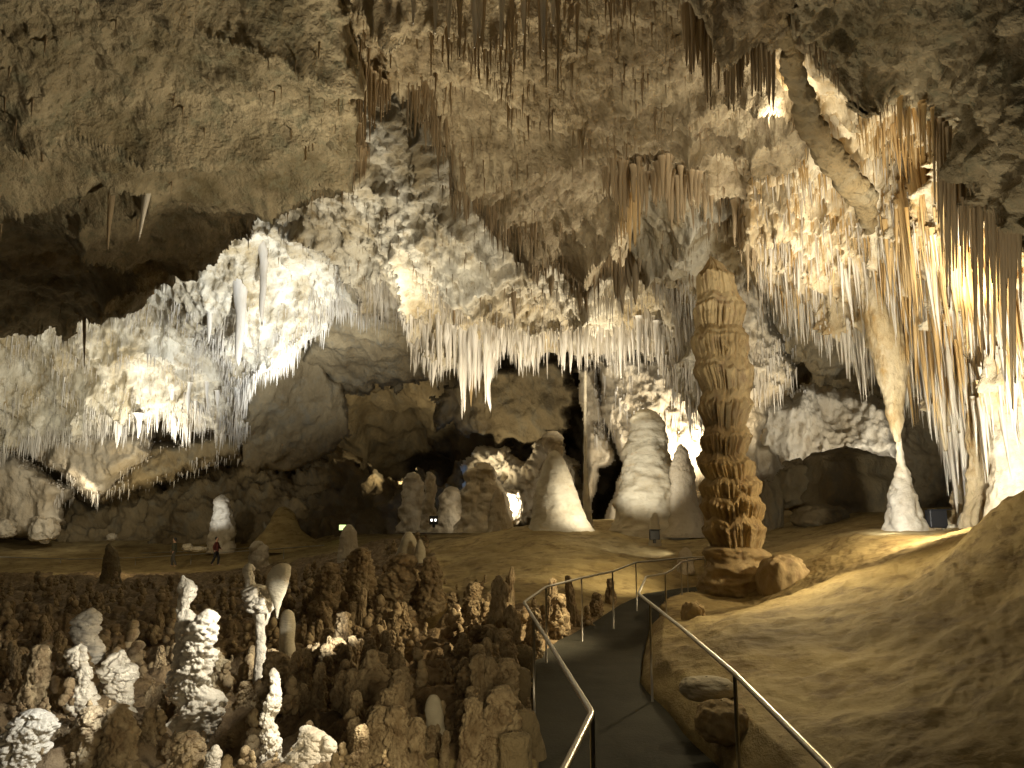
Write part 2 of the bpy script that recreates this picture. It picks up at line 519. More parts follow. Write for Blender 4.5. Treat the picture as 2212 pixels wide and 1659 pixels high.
# near ceilings
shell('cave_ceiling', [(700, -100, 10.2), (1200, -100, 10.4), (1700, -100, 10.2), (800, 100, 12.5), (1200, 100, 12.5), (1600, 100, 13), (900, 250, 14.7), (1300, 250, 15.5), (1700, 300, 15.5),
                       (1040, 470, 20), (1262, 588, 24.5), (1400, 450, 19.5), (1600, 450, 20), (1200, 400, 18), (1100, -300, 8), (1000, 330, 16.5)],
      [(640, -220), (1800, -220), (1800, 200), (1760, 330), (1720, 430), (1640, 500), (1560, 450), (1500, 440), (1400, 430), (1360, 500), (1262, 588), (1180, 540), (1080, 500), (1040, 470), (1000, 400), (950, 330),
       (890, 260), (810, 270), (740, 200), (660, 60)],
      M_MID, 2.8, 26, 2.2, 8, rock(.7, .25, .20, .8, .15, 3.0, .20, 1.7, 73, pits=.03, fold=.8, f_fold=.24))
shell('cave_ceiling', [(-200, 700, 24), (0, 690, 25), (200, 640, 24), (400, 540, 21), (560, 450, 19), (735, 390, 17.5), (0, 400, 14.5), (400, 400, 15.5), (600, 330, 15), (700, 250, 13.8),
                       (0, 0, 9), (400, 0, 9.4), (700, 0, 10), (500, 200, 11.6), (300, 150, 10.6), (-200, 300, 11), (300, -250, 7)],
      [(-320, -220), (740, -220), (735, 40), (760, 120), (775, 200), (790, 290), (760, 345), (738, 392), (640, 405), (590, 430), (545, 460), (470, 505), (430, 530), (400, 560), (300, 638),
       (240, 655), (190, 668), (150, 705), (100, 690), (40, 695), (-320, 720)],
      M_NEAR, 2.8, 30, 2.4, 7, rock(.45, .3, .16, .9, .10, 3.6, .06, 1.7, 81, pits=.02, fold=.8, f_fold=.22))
shell('cave_ceiling', [(1690, -100, 9.5), (2300, -100, 7.5), (1700, 30, 10.5), (1830, 230, 12), (1950, 230, 12), (2120, 430, 11.5), (2212, 540, 10.5), (2400, 300, 8), (2100, 150, 9.8)],
      [(1690, -220), (2500, -220), (2500, 900), (2300, 650), (2212, 545), (2120, 440), (2060, 350), (2010, 285), (1950, 235), (1890, 215), (1830, 235), (1800, 200), (1770, 150), (1740, 90), (1695, 40)],
      M_NEAR, 3, 30, 2, 12, rock(.6, .5, .4, 1.1, .12, 3.2, .06, 1.5, 91, pits=.2))
# golden wall of draperies at the right
shell('golden_wall', [(1650, 100, 14.5), (1650, 400, 19), (1640, 580, 22.5), (1740, 660, 22.5), (1880, 780, 21.5), (1900, 500, 18.5), (2000, 300, 15.5), (2200, 500, 13.5), (2000, 830, 20.5), (2110, 1000, 19.5),
                      (2200, 1000, 17.5), (2200, 800, 15.5), (2120, 1120, 19.5), (2212, 1090, 17.5), (2400, 1100, 15), (2400, 300, 11), (1800, 100, 13.5)],
      [(1640, 60), (1700, -60), (2480, -60), (2480, 1190), (2140, 1190), (2105, 1130), (2104, 1030), (2088, 945), (2050, 885), (2000, 838), (1950, 795), (1905, 800), (1880, 785), (1830, 720), (1740, 662), (1690, 640),
       (1640, 600), (1600, 560), (1590, 480), (1640, 300)],
      M_GOLD, 2.8, 22, 2.4, 8, rock(.5, .35, .20, .9, .15, 3.2, .42, 1.4, 101, pits=.04, fold=.5, f_fold=.3))


# ------------------------------------------------------------------ cave floor, one sheet on a fan-shaped grid
FC = [  # working-frame pixel and distance of floor points
    (-300, 1659, 8), (0, 1659, 8.6), (400, 1659, 8.4), (700, 1640, 8.4), (900, 1620, 8.6), (1050, 1600, 8.2), (1000, 1500, 10.6), (800, 1500, 12), (500, 1500, 14), (100, 1500, 14),
    (-300, 1450, 18), (0, 1400, 20), (300, 1380, 22), (600, 1380, 21), (900, 1380, 17), (1050, 1300, 17.5), (900, 1270, 24), (700, 1280, 34), (500, 1265, 42), (200, 1265, 42), (-300, 1290, 40),
    (960, 1250, 24.5), (1150, 1260, 20), (1400, 1252, 19.6), (1500, 1246, 20), (1420, 1215, 25), (1500, 1205, 25.5), (1000, 1170, 33), (1200, 1140, 32), (1290, 1160, 31), (1350, 1190, 28), (1480, 1180, 30), (1520, 1190, 27), (1420, 1160, 36),
    (900, 1190, 38), (-300, 1235, 52), (0, 1215, 53), (300, 1218, 54), (500, 1215, 53), (700, 1190, 52), (850, 1170, 48), (0, 1170, 62), (300, 1165, 64), (600, 1160, 62), (800, 1145, 60), (1300, 1125, 40), (1500, 1120, 40),
    (1690, 1190, 21), (1640, 1205, 20), (1800, 1150, 23), (1900, 1118, 26), (1960, 1130, 22), (2000, 1160, 17.5), (2080, 1165, 12.5), (2150, 1105, 11), (2212, 1080, 10), (2400, 1000, 8.5), (2120, 1130, 20), (1850, 1160, 18),
    (2000, 1250, 11.5), (1800, 1250, 14), (2212, 1250, 8.5), (1600, 1330, 12.5), (1750, 1330, 11.2), (2000, 1400, 8.2), (2212, 1400, 6.8), (1550, 1420, 9.8), (1700, 1450, 8.6), (1450, 1400, 11.2),
    (1480, 1480, 9), (1650, 1560, 6.8), (1850, 1560, 6.2), (2212, 1600, 4.8), (2000, 1659, 4.7), (1750, 1659, 5.6), (2400, 1500, 4.6),
    (1560, 1300, 17.2), (1620, 1310, 16.8), (1680, 1290, 16.2), (1580, 1270, 19), (1640, 1240, 18.6), (1720, 1230, 17.8), (1660, 1200, 20.5),
    (1750, 1100, 33), (1650, 1110, 36), (2000, 1110, 30), (1700, 1170, 27),
]
fc = np.array([P(*q) for q in FC])
# path edges (x, y) on the level z = 0
PATH_L = [(1040, 1900), (1165, 1659), (1152, 1534), (1145, 1441), (1170, 1412), (1205, 1385), (1272, 1352), (1339, 1307), (1393, 1282), (1478, 1270), (1560, 1262)]
PATH_R = [(1830, 1900), (1553, 1659), (1501, 1610), (1477, 1586), (1441, 1536), (1404, 1501), (1382, 1475), (1387, 1428), (1402, 1361), (1443, 1324), (1478, 1313), (1560, 1300)]


def on_plane(x, y, z=0.0):
    d = ray(x, y)
    return np.array([0, 0, CAM_Z]) + d * ((z - CAM_Z) / d[2])


pl = np.array([on_plane(*q) for q in PATH_L])
pr = np.array([on_plane(*q) for q in PATH_R])
path_poly = np.concatenate([[[-.9, -2, 0]], [[-.9, 2.5, 0]], pl[1:], pr[::-1][:-1], [[1.4, 2.5, 0]], [[1.4, -2, 0]]])[:, :2]
extra = np.array([(-6, 2, -.6), (-6, 5, -.8), (-2.5, 2, -.2), (4, 2, 1.4), (7, 3, 2.2), (-12, 8, -1), (9, 6, 2.6), (-40, 30, -1), (-45, 60, 0), (40, 30, 3), (40, 60, 2), (0, 75, -1), (2.6, 3, .5)])
allp = np.concatenate([fc, extra])
na, nr = 1120, 440
ang = np.linspace(math.radians(-55), math.radians(55), na)
rad = np.exp(np.linspace(math.log(2.4), math.log(80), nr))
A, R = np.meshgrid(ang, rad)
fx, fy = (R * np.sin(A)).ravel(), (R * np.cos(A)).ravel()
lg = lambda x, y: np.stack([np.arctan2(x, y) * 14, np.log(np.hypot(x, y)) * 8], -1)
fz = rbf(lg(allp[:, 0], allp[:, 1]), allp[:, 2], lg(fx, fy), c=.25)
fp = np.stack([fx, fy, fz], -1)
pd = poly_dist(fx, fy, path_poly)                  # metres inside the path
near = np.clip(-pd / .5, 0, 1)
side_l = np.interp(fy, pl[:, 1][1:], pl[:, 0][1:], left=-.9)
is_left = fx < side_l
pxl = 1106 + FPX * fx / fy
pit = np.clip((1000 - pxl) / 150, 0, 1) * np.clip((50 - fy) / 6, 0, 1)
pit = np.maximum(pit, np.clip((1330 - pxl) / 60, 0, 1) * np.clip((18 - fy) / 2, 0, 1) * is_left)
cb = P(1215, 1160, 31)
fz = fz + .25 * np.exp(-(np.hypot((fx - cb[0] - .6) / 1.5, fy - cb[1]) / 2.6) ** 1.3)
h = .10 * fbm(fp * .5, 4, 201) + .022 * ridged(fp * np.array([.9, .9, 7]), 4, 203) + .028 * fbm(fp * np.array([2.5, 2.5, 9]), 4, 205)
hp = .65 * knobs(fp, 1.5, 210) + .26 * knobs(fp, .55, 211) + .18 * knobs(fp, .2, 217) + .05 * knobs(fp, .1, 218) - .5 + .25 * fbm(fp * .6, 3, 212)
fz = fz + (h * (1 - pit) + hp * pit) * np.clip(near, 0, 1)
# bank beside the path: a low undercut rock lip on the right, a rough curb on the left
w_ = np.clip(-pd / 3.0, 0, 1)
w_ = w_ * w_ * (3 - 2 * w_)
fz = np.where((fy > 12.5) & (fx < np.interp(fy, pl[:, 1][1:], pl[:, 0][1:]) + .2) & (pd < 0), -.03 + (fz + .03) * np.minimum(1, w_ + np.clip((14 - fy) / 1.5, 0, 1)), fz)
fz = np.where((pd > -.02), -.06, fz)
t = np.clip(-pd / .3, 0, 1)
fz = np.where((pd <= -.02) & ~is_left & (fy < 16), -.05 + (fz + .05) * (t ** .5), fz)
fp = np.stack([fx, fy, fz], -1)
fq = grid_quads(na, nr)
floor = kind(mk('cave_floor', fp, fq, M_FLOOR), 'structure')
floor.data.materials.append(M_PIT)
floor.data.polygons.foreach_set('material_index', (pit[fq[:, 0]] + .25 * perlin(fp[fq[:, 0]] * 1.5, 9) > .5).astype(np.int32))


def floor_z(x, y):
    i = np.clip(int(round((math.atan2(x, y) - ang[0]) / (ang[1] - ang[0]))), 0, na - 1)
    j = np.clip(int(round((math.log(max(2.4, math.hypot(x, y))) - math.log(2.4)) / (math.log(80 / 2.4) / (nr - 1)))), 0, nr - 1)
    return float(fz[j * na + i])


# path surface
L2 = np.concatenate([[[-.9, -2, 0]], [[-.9, 2.5, 0]], pl[1:]])
R2 = np.concatenate([[[1.4, -2, 0]], [[1.4, 2.5, 0]], pr[1:]])


def resample(p, n):
    d = np.r_[0, np.cumsum(np.linalg.norm(np.diff(p, axis=0), axis=1))]
    s = np.linspace(0, d[-1], n)
    return np.stack([np.interp(s, d, p[:, k]) for k in range(3)], -1)


La, Ra = resample(L2, 200), resample(R2, 200)
tt = np.linspace(0, 1, 24)
pv = (La[:, None] * (1 - tt)[None, :, None] + Ra[:, None] * tt[None, :, None]).reshape(-1, 3)
pv[:, 2] += .012 * fbm(pv * 1.2, 3, 220) + .004
kind(mk('path', pv, grid_quads(24, 200), M_PATH), 'structure')


# ------------------------------------------------------------------ turned formations
def turned(name, rows, Y, mat, disp=None, nth=72, nz=90, parent=None, squash=.85, org=None, tip=.05, zw=0, zs=0):
    """a formation from its silhouette rows (x left, x right, y); rings of points, roughened by disp(points, angle, height fraction)"""
    rows = np.asarray(rows, float)
    ys = rows[:, 2]
    s = np.r_[0, np.cumsum(np.hypot(np.diff(ys), np.abs(np.diff(rows[:, 1] - rows[:, 0])) * .5))]
    q = np.linspace(0, s[-1], nz)

    def sm(a):
        b = np.interp(q, s, a)
        k = max(1, nz // 40)
        for _ in range(2):
            b = np.convolve(np.pad(b, k, 'edge'), np.ones(2 * k + 1) / (2 * k + 1), 'valid')
        return b
    xl, xr, yy = sm(rows[:, 0]), sm(rows[:, 1]), np.interp(q, s, ys)
    if np.isscalar(Y):
        Y = np.full(nz, float(Y))
    else:
        Y = np.interp(yy, [Y[0][0], Y[1][0]], [Y[0][1], Y[1][1]])
    cen = np.array([P((a + b) / 2, c, d) for a, b, c, d in zip(xl, xr, yy, Y)])
    rad = np.maximum(.5 * (xr - xl) * Y / FPX, .004)
    tq = np.linspace(0, 1, nz)
    if tip:
        rad = rad * np.sqrt(np.clip(1 - (1 - np.clip(tq / tip, 0, 1)) ** 2, 1e-4, 1))
    th = np.linspace(0, 2 * math.pi, nth, endpoint=False)
    T, J = np.meshgrid(th, np.arange(nz))
    T, J = T.ravel(), J.ravel()
    dr = np.stack([np.cos(T), np.sin(T) * squash, 0 * T], -1)
    v = cen[J] + dr * rad[J][:, None]
    if disp is not None:
        v = v + dr * (disp(v, T, J / (nz - 1.0), rad[J]) * np.clip(rad[J] / .12, 0, 1))[:, None]
    if zw:
        v[:, 2] += zw * fbm(np.stack([np.cos(T) * 1.6, np.sin(T) * 1.6, 0 * T + zs * 3.1], -1), 4, 900 + int(zs))
    v = np.concatenate([v, [v[:nth].mean(0)], [v[-nth:].mean(0)]])
    f = grid_quads(nth, nz, True)
    i = np.arange(nth)
    a, b = nth * nz, nth * nz + 1
    tr = np.concatenate([np.stack([np.full(nth, a), (i + 1) % nth, i], -1),
                         np.stack([np.full(nth, b), (nz - 1) * nth + i, (nz - 1) * nth + (i + 1) % nth], -1)])
    o = np.zeros(3) if org is None else np.asarray(org, float)
    ob = mk(name, v - o, f[:, ::-1], mat, parent, tr)
    if parent is None and org is not None:
        ob.location = o
    return ob


def base_of(rows, Y):
    r = rows[-1]
    yv = Y if np.isscalar(Y) else Y[1][1]
    return P((r[0] + r[1]) / 2, r[2], yv)


def formation(name, rows, Y, mat, label, cat, disp=None, group=None, **k):
    org = base_of(rows, Y)
    o = turned(name, rows, Y, mat, disp, org=org, **k)
    return tag(o, label, cat, group)


def floor_Y(x, y):
    """distance at which the line of sight through x, y meets the floor"""
    d = ray(x, y)
    for Yv in np.exp(np.linspace(math.log(4), math.log(70), 260)):
        p = d * (Yv / d[1]) + np.array([0, 0, CAM_Z])
        if floor_z(p[0], p[1]) >= p[2]:
            return Yv
    return 60.0


def d_pop(size=.16, amp=.1, seed=0, lump=.12):
    return lambda v, T, t, r: amp * (knobs(v, size * 3.2, seed + 6) * .75 + knobs(v, size * 1.25, seed) * 1.15 + knobs(v, size * .55, seed + 2) * .6 - 1.35) + lump * fbm(v * 1.6, 3, seed + 3)


def d_flow(rip=.02, f=9, lump=.08, seed=0, fine=.01):
    return lambda v, T, t, r: rip * np.abs(perlin(v * np.array([1.2, 1.2, f]), seed)) + lump * fbm(v * .9, 3, seed + 3) + fine * fbm(v * 7, 3, seed + 5)


# ------------------------------------------------------------------ the tall banded column
CY = 18.5
col_org = P(1585, 1330, CY)
column = empty('banded_column', col_org, 'tall ochre column of stacked fluted tiers with a pointed cap, beside the path', 'cave column')


def d_tier(seed, flute=.13, frag=1.0, big=.05, freq=7.0):
    def f(v, T, t, r):
        k = np.stack([np.cos(T) * freq, np.sin(T) * freq, v[:, 2] * .35 + seed * 5.1], -1)
        fl = ridged(k, 2, seed)
        w = np.clip((t - .30) / .25, 0, 1) * np.clip((1.02 - t) / .05, 0, 1)
        edge = np.clip((t - .34) / .08, 0, 1) * np.clip((.60 - t) / .15, 0, 1)
        return big * fbm(v * 1.5, 3, seed + 2) + .02 * fbm(v * 8, 3, seed + 4) + w * flute * np.clip(fl - 1.0, -1.1, .12) * .95 + edge * .06 - .08 * np.clip((t - .62) / .38, 0, 1)
    return f


TIERS = [
    [(1533, 1541, 558), (1521, 1564, 578), (1508, 1580, 600), (1503, 1590, 622), (1503, 1597, 645), (1508, 1590, 660)],
    [(1512, 1585, 632), (1503, 1602, 655), (1500, 1608, 680), (1499, 1607, 700), (1505, 1600, 718)],
    [(1513, 1592, 700), (1499, 1608, 720), (1497, 1612, 745), (1497, 1618, 762), (1503, 1612, 785)],
    [(1510, 1608, 765), (1501, 1618, 790), (1505, 1622, 815), (1512, 1622, 835), (1518, 1616, 858)],
    [(1525, 1610, 835), (1514, 1620, 855), (1515, 1618, 880), (1519, 1614, 905), (1522, 1610, 935)],
    [(1530, 1605, 918), (1519, 1616, 935), (1519, 1614, 955), (1520, 1612, 975), (1524, 1608, 992)],
    [(1525, 1600, 978), (1513, 1617, 992), (1511, 1627, 1008), (1514, 1631, 1022), (1524, 1628, 1040)],
    [(1530, 1615, 1025), (1518, 1634, 1038), (1515, 1640, 1052), (1514, 1642, 1066), (1522, 1636, 1084)],
    [(1532, 1625, 1062), (1520, 1642, 1078), (1521, 1646, 1098), (1528, 1644, 1118), (1534, 1638, 1140)],
    [(1538, 1622, 1105), (1523, 1641, 1122), (1526, 1646, 1142), (1534, 1644, 1165), (1543, 1640, 1195)],
]
for k, rws in enumerate(TIERS):
    turned('cap' if k == 0 else 'fluted_tier', rws, CY, M_COL, d_tier(300 + k * 7, [.06, .2, .24, .3, .28, .26, .2, .2, .27, .3][k], freq=[5, 8, 9, 10, 10, 11, 10, 10, 9, 9][k]), 240, 60, column, .95, col_org, 0 if k else .12, .18, k + 1)
turned('core', [(1522, 1580, 600), (1518, 1596, 720), (1530, 1602, 850), (1534, 1600, 1000), (1540, 1624, 1100), (1552, 1632, 1200), (1545, 1640, 1300)], CY, M_COL, None, 60, 60, column, .9, col_org)
turned('pedestal', [(1545, 1630, 1178), (1535, 1643, 1200), (1536, 1648, 1230), (1530, 1656, 1262), (1524, 1650, 1295), (1515, 1660, 1330), (1500, 1680, 1370)], CY, M_COL, lambda v, T, t, r: .13 * ridged(v * np.array([1.1, 1.1, 2.4]), 3, 388) + .12 * fbm(v * .9, 3, 389) + .05 * fbm(v * 5, 3, 390), 140, 80, column, .95, col_org)

# ------------------------------------------------------------------ domes and stalagmites beyond the path
formation('cone_stalagmite', [(1196, 1202, 972), (1184, 1212, 985), (1172, 1226, 1010), (1160, 1240, 1050), (1152, 1254, 1095), (1146, 1266, 1125), (1138, 1284, 1150), (1120, 1345, 1174), (1085, 1440, 1202), (1050, 1540, 1228)], 31, M_DOME,
          'smooth pale cone stalagmite on top of the broad flowstone mound', 'stalagmite', d_flow(.05, 7, .10, 400, .02), nth=110, nz=110)
formation('knobby_stalagmite', [(1188, 1200, 930), (1178, 1212, 945), (1176, 1216, 965), (1184, 1212, 985), (1176, 1220, 1010), (1160, 1230, 1080)], 34.5, M_WALL,
          'knobby blunt stalagmite rising just behind the smooth pale cone', 'stalagmite', d_pop(.5, .18, 401))
formation('terraced_dome', [(1386, 1402, 883), (1374, 1414, 896), (1364, 1424, 920), (1358, 1434, 950), (1350, 1446, 985), (1346, 1456, 1020), (1342, 1464, 1060), (1336, 1474, 1100), (1326, 1486, 1130), (1300, 1510, 1170)], 33.5, M_DOME,
          'largest pale dome stalagmite with terraced ripples, standing behind the railed path', 'stalagmite', lambda v, T, t, r: .09 * ridged(v * np.array([.8, .8, 1.3]), 3, 410) + .11 * np.abs(perlin(v * np.array([.9, .9, 2.6]), 411)) + .04 * np.abs(perlin(v * np.array([1.3, 1.3, 7]), 414)) + .22 * fbm(v * .6, 3, 412) + .04 * fbm(v * 3, 3, 413), nth=130, nz=130)
formation('shadow_dome', [(1466, 1474, 958), (1456, 1484, 985), (1448, 1496, 1020), (1448, 1504, 1060), (1452, 1508, 1095), (1440, 1520, 1130), (1420, 1540, 1160)], 32.3, M_WALL,  # dome shape in brown stone standing in for a patch of shadow
          'slimmer dome shape, browned to stand for shadow, against the largest dome beside the column', 'stalagmite', d_flow(.06, 6, .14, 420, .03), nth=90, nz=90)
formation('ringed_column', [(1262, 1268, 800), (1261, 1267, 900), (1261, 1268, 1000), (1261, 1272, 1060), (1260, 1276, 1100), (1258, 1282, 1140)], 36, M_DOME,
          'very slender ringed pale column between the cone stalagmite and the largest dome', 'cave column', lambda v, T, t, r: .05 * np.abs(perlin(v * np.array([.8, .8, 4.5]), 430)) + .03 * fbm(v * 2, 2, 431), nth=30, nz=140)
formation('lumpy_stalagmite', [(1036, 1050, 998), (1020, 1062, 1015), (1010, 1078, 1045), (1008, 1084, 1080), (1004, 1092, 1110), (990, 1105, 1150)], 36, M_WALL,
          'broad lumpy brown stalagmite dome at the edge of the dark chamber', 'stalagmite', d_pop(.6, .25, 440, .25))
formation('small_stalagmite', [(1072, 1078, 1055), (1064, 1088, 1075), (1058, 1098, 1110), (1050, 1110, 1150)], 35, M_WALL,
          'small brown cone beside the broad lumpy stalagmite dome', 'stalagmite', d_flow(.05, 4, .1, 441, .03), nth=48, nz=40)
formation('slender_stalagmite', [(922, 930, 1018), (918, 936, 1035), (920, 938, 1055), (916, 938, 1085), (914, 940, 1120), (908, 946, 1150)], 42, M_WALL,
          'slender lumpy stalagmite with ringed sides in front of the blue-lit wall', 'stalagmite', d_pop(.4, .16, 442), nth=48, nz=70)
formation('leaning_stalagmite', [(970, 978, 1050), (962, 990, 1062), (952, 994, 1085), (944, 994, 1110), (930, 1002, 1150)], 40, M_WALL,
          'leaning brown cone next to the slender ringed stalagmite', 'stalagmite', d_pop(.5, .2, 443, .2), nth=48, nz=50)
formation('small_stalagmite', [(888, 896, 1020), (880, 908, 1035), (876, 912, 1060), (868, 918, 1110), (860, 925, 1150)], 47, M_WALL,
          'small stalagmite with a pale lit tip at the rim of the dark chamber', 'stalagmite', d_pop(.6, .25, 444, .25), nth=48, nz=50)
formation('lit_stalagmite', [(476, 482, 1068), (466, 492, 1080), (464, 498, 1105), (462, 500, 1120), (456, 502, 1140), (454, 502, 1165), (450, 505, 1195)], 57, M_PALE,
          'white knobby stalagmite lit from its side beyond the far railing', 'stalagmite', d_pop(.55, .22, 445), nth=70, nz=90)
formation('smooth_mound', [(604, 618, 1094), (594, 632, 1105), (586, 642, 1125), (574, 652, 1145), (556, 676, 1165), (535, 715, 1190)], 56, M_FLOOR,
          'smooth tan bell-shaped mound spreading at its base on the far trail', 'stalagmite', d_flow(.04, 3, .12, 446, .02), nth=70, nz=60)
formation('stub_stalagmite', [(748, 758, 1132), (740, 768, 1145), (736, 772, 1165), (734, 774, 1185), (728, 780, 1215)], 40, M_WALL,
          'blunt tan stalagmite stub under the small lit sign', 'stalagmite', d_flow(.05, 3, .1, 447, .03), nth=48, nz=46)
formation('stub_stalagmite', [(552, 562, 1168), (544, 572, 1178), (540, 574, 1200), (535, 582, 1235)], 44, M_WALL,
          'short tan stub standing in front of the smooth bell-shaped mound', 'stalagmite', d_pop(.5, .16, 448), nth=48, nz=46)
formation('dark_stalagmite', [(233, 241, 1172), (226, 250, 1190), (222, 254, 1215), (216, 258, 1250), (205, 265, 1290)], 40, M_BACK,
          'dark grey cone stalagmite standing in front of the far railing', 'stalagmite', d_flow(.06, 3, .12, 449, .03), nth=48, nz=60)
formation('pale_cone', [(880, 886, 1148), (872, 896, 1162), (862, 906, 1185), (850, 915, 1215)], 27, M_DOME,
          'pale cut-sided cone on the edge of the popcorn pit', 'stalagmite', d_flow(.03, 3, .08, 450, .02), nth=48, nz=40)
formation('pale_cone', [(904, 910, 1165), (898, 916, 1182), (892, 922, 1215)], 26.5, M_DOME,
          'little pale cone touching the larger cut-sided cone', 'stalagmite', d_flow(.03, 3, .05, 451, .02), nth=40, nz=36)
formation('small_stalagmite', [(1412, 1418, 1107), (1406, 1422, 1120), (1404, 1424, 1150), (1400, 1430, 1190)], 29, M_DOME,
          'thin pale stalagmite with one lit edge below the largest dome', 'stalagmite', d_flow(.03, 5, .06, 452, .02), nth=40, nz=50)
formation('small_stalagmite', [(1478, 1484, 1182), (1470, 1492, 1195), (1466, 1496, 1215), (1460, 1500, 1240)], 25, M_WALL,
          'little tan stub behind the railing next to the column', 'stalagmite', d_flow(.03, 4, .05, 453, .02), nth=40, nz=40)

# ------------------------------------------------------------------ tapering column and pillars at the golden wall
hc = P(1960, 1135, 18.9)
hour = empty('hourglass_column', hc, 'tapering golden stalactite meeting a white stalagmite at a thin waist', 'cave column')
turned('stalactite', [(1840, 1905, 540), (1860, 1932, 620), (1868, 1948, 690), (1880, 1958, 745), (1893, 1958, 790), (1904, 1955, 840), (1918, 1947, 890), (1930, 1943, 935), (1935, 1943, 955)], 18.9, M_GOLD, d_flow(.03, .6, .08, 460, .03), 64, 110, hour, .9, hc)
turned('stalagmite', [(1936, 1944, 940), (1938, 1950, 985), (1937, 1957, 1015), (1932, 1965, 1048), (1925, 1975, 1075), (1920, 1986, 1100), (1920, 1998, 1140), (1910, 2015, 1200)], 18.9, M_PALE, d_pop(.3, .10, 461, .05), 72, 80, hour, .9, hc)
formation('pillar', [(2060, 2180, 620), (2085, 2185, 740), (2098, 2175, 850), (2104, 2160, 950), (2106, 2160, 1040), (2102, 2172, 1100), (2090, 2190, 1150)], 17.5, M_GOLD,
          'pale fluted pillar joining the golden wall to the floor', 'cave column', lambda v, T, t, r: .14 * ridged(v * np.array([2.4, 2.4, .25]), 3, 470) + .05 * fbm(v * 5, 3, 471) + .2 * fbm(v * .8, 2, 472), nth=130, nz=150)
formation('pillar', [(2150, 2260, 760), (2165, 2250, 880), (2165, 2240, 980), (2160, 2250, 1060), (2150, 2270, 1130)], 15.5, M_PALE,
          'white knobby pillar glowing at the picture edge above the slope', 'cave column', lambda v, T, t, r: .10 * ridged(v * np.array([2.4, 2.4, .6]), 3, 475) + .08 * popcorn(v, .3, 476) + .2 * fbm(v * .8, 2, 477), nth=110, nz=120)
formation('shield_drapery', [(1996, 2018, 640), (1990, 2040, 700), (1996, 2050, 760), (2008, 2050, 820), (2022, 2046, 870), (2034, 2045, 920), (2041, 2045, 975)], 18.8, M_GOLD,
          'orange teardrop drapery hanging beside the tapering golden stalactite', 'drapery', lambda v, T, t, r: .06 * ridged(v * np.array([3, 3, .3]), 2, 480) + .05 * fbm(v * 2, 3, 481), nth=70, nz=90, squash=.5)


# ------------------------------------------------------------------ swept bodies
def sweep(name, pts, radii, mat, nth=12, parent=None, disp=None, org=None, cap=True, flat=1.0, smooth_n=0):
    pts, radii = np.asarray(pts, float), np.asarray(radii, float)
    if smooth_n:
        d = np.r_[0, np.cumsum(np.linalg.norm(np.diff(pts, axis=0), axis=1))]
        s = np.linspace(0, d[-1], smooth_n)
        pts = np.stack([np.interp(s, d, pts[:, k]) for k in range(3)], -1)
        radii = np.interp(s, d, radii)
        for _ in range(3):
            pts[1:-1] = (pts[:-2] + pts[1:-1] * 2 + pts[2:]) / 4
            radii[1:-1] = (radii[:-2] + radii[1:-1] * 2 + radii[2:]) / 4
    n = len(pts)
    tg = np.gradient(pts, axis=0)
    tg /= np.linalg.norm(tg, axis=1)[:, None]
    ref = np.where(np.abs(tg[:, 2:3]) > .95, np.array([[0, 1.0, 0]]), np.array([[0, 0, 1.0]]))
    s1 = np.cross(tg, ref)
    s1 /= np.linalg.norm(s1, axis=1)[:, None]
    for k in range(1, n):
        if (s1[k] * s1[k - 1]).sum() < 0:
            s1[k] *= -1
    s2 = np.cross(tg, s1)
    th = np.linspace(0, 2 * math.pi, nth, endpoint=False)
    dr = s1[:, None] * np.cos(th)[None, :, None] + s2[:, None] * np.sin(th)[None, :, None] * flat
    v = (pts[:, None] + dr * radii[:, None, None]).reshape(-1, 3)
    if disp is not None:
        v = v + dr.reshape(-1, 3) * disp(v)[:, None]
    v = np.concatenate([v, pts[:1], pts[-1:]])
    i = np.arange(nth)
    a, b = nth * n, nth * n + 1
    tr = np.concatenate([np.stack([np.full(nth, a), (i + 1) % nth, i], -1), np.stack([np.full(nth, b), (n - 1) * nth + i, (n - 1) * nth + (i + 1) % nth], -1)])
    o = np.zeros(3) if org is None else np.asarray(org, float)
    return mk(name, v - o, grid_quads(nth, n, True)[:, ::-1], mat, parent, tr)


drp = [(1681, -10, 10.4), (1697, 90, 11), (1720, 170, 11.8), (1745, 250, 12.6), (1785, 325, 13.6), (1832, 385, 14.6), (1866, 430, 15.6), (1880, 500, 16.6)]
tag(sweep('ribbon_drapery', [P(*q) for q in drp], [.05, .09, .12, .135, .16, .21, .19, .03], M_BACK, 70, None,
          lambda v: .07 * fbm(v * 1.6, 3, 490) + .07 * ridged(v * np.array([3.2, 3.2, .5]), 3, 491) + .03 * fbm(v * 6, 3, 492), None, True, .8, 160),
    'long brown ribbon of flowstone slanting down across the bright ceiling', 'drapery')

# ------------------------------------------------------------------ stalactites one can tell apart
SURF = {}
for nm_ in ('far_ceiling', 'cave_ceiling', 'golden_wall'):
    for (v_, n_, px_, py_, s_) in SHELLS[nm_]:
        for kx, ky, dy_ in zip((px_ / 6).astype(int), (py_ / 6).astype(int), v_[:, 1]):
            if dy_ < SURF.get((kx, ky), 1e9):
                SURF[(kx, ky)] = dy_


def surf_Y(x, y, Y):
    if Y < 11.4:
        return Y
    q = SURF.get((int(x / 6), int(y / 6)), Y)
    return q if .7 * Y < q < 1.3 * Y else Y


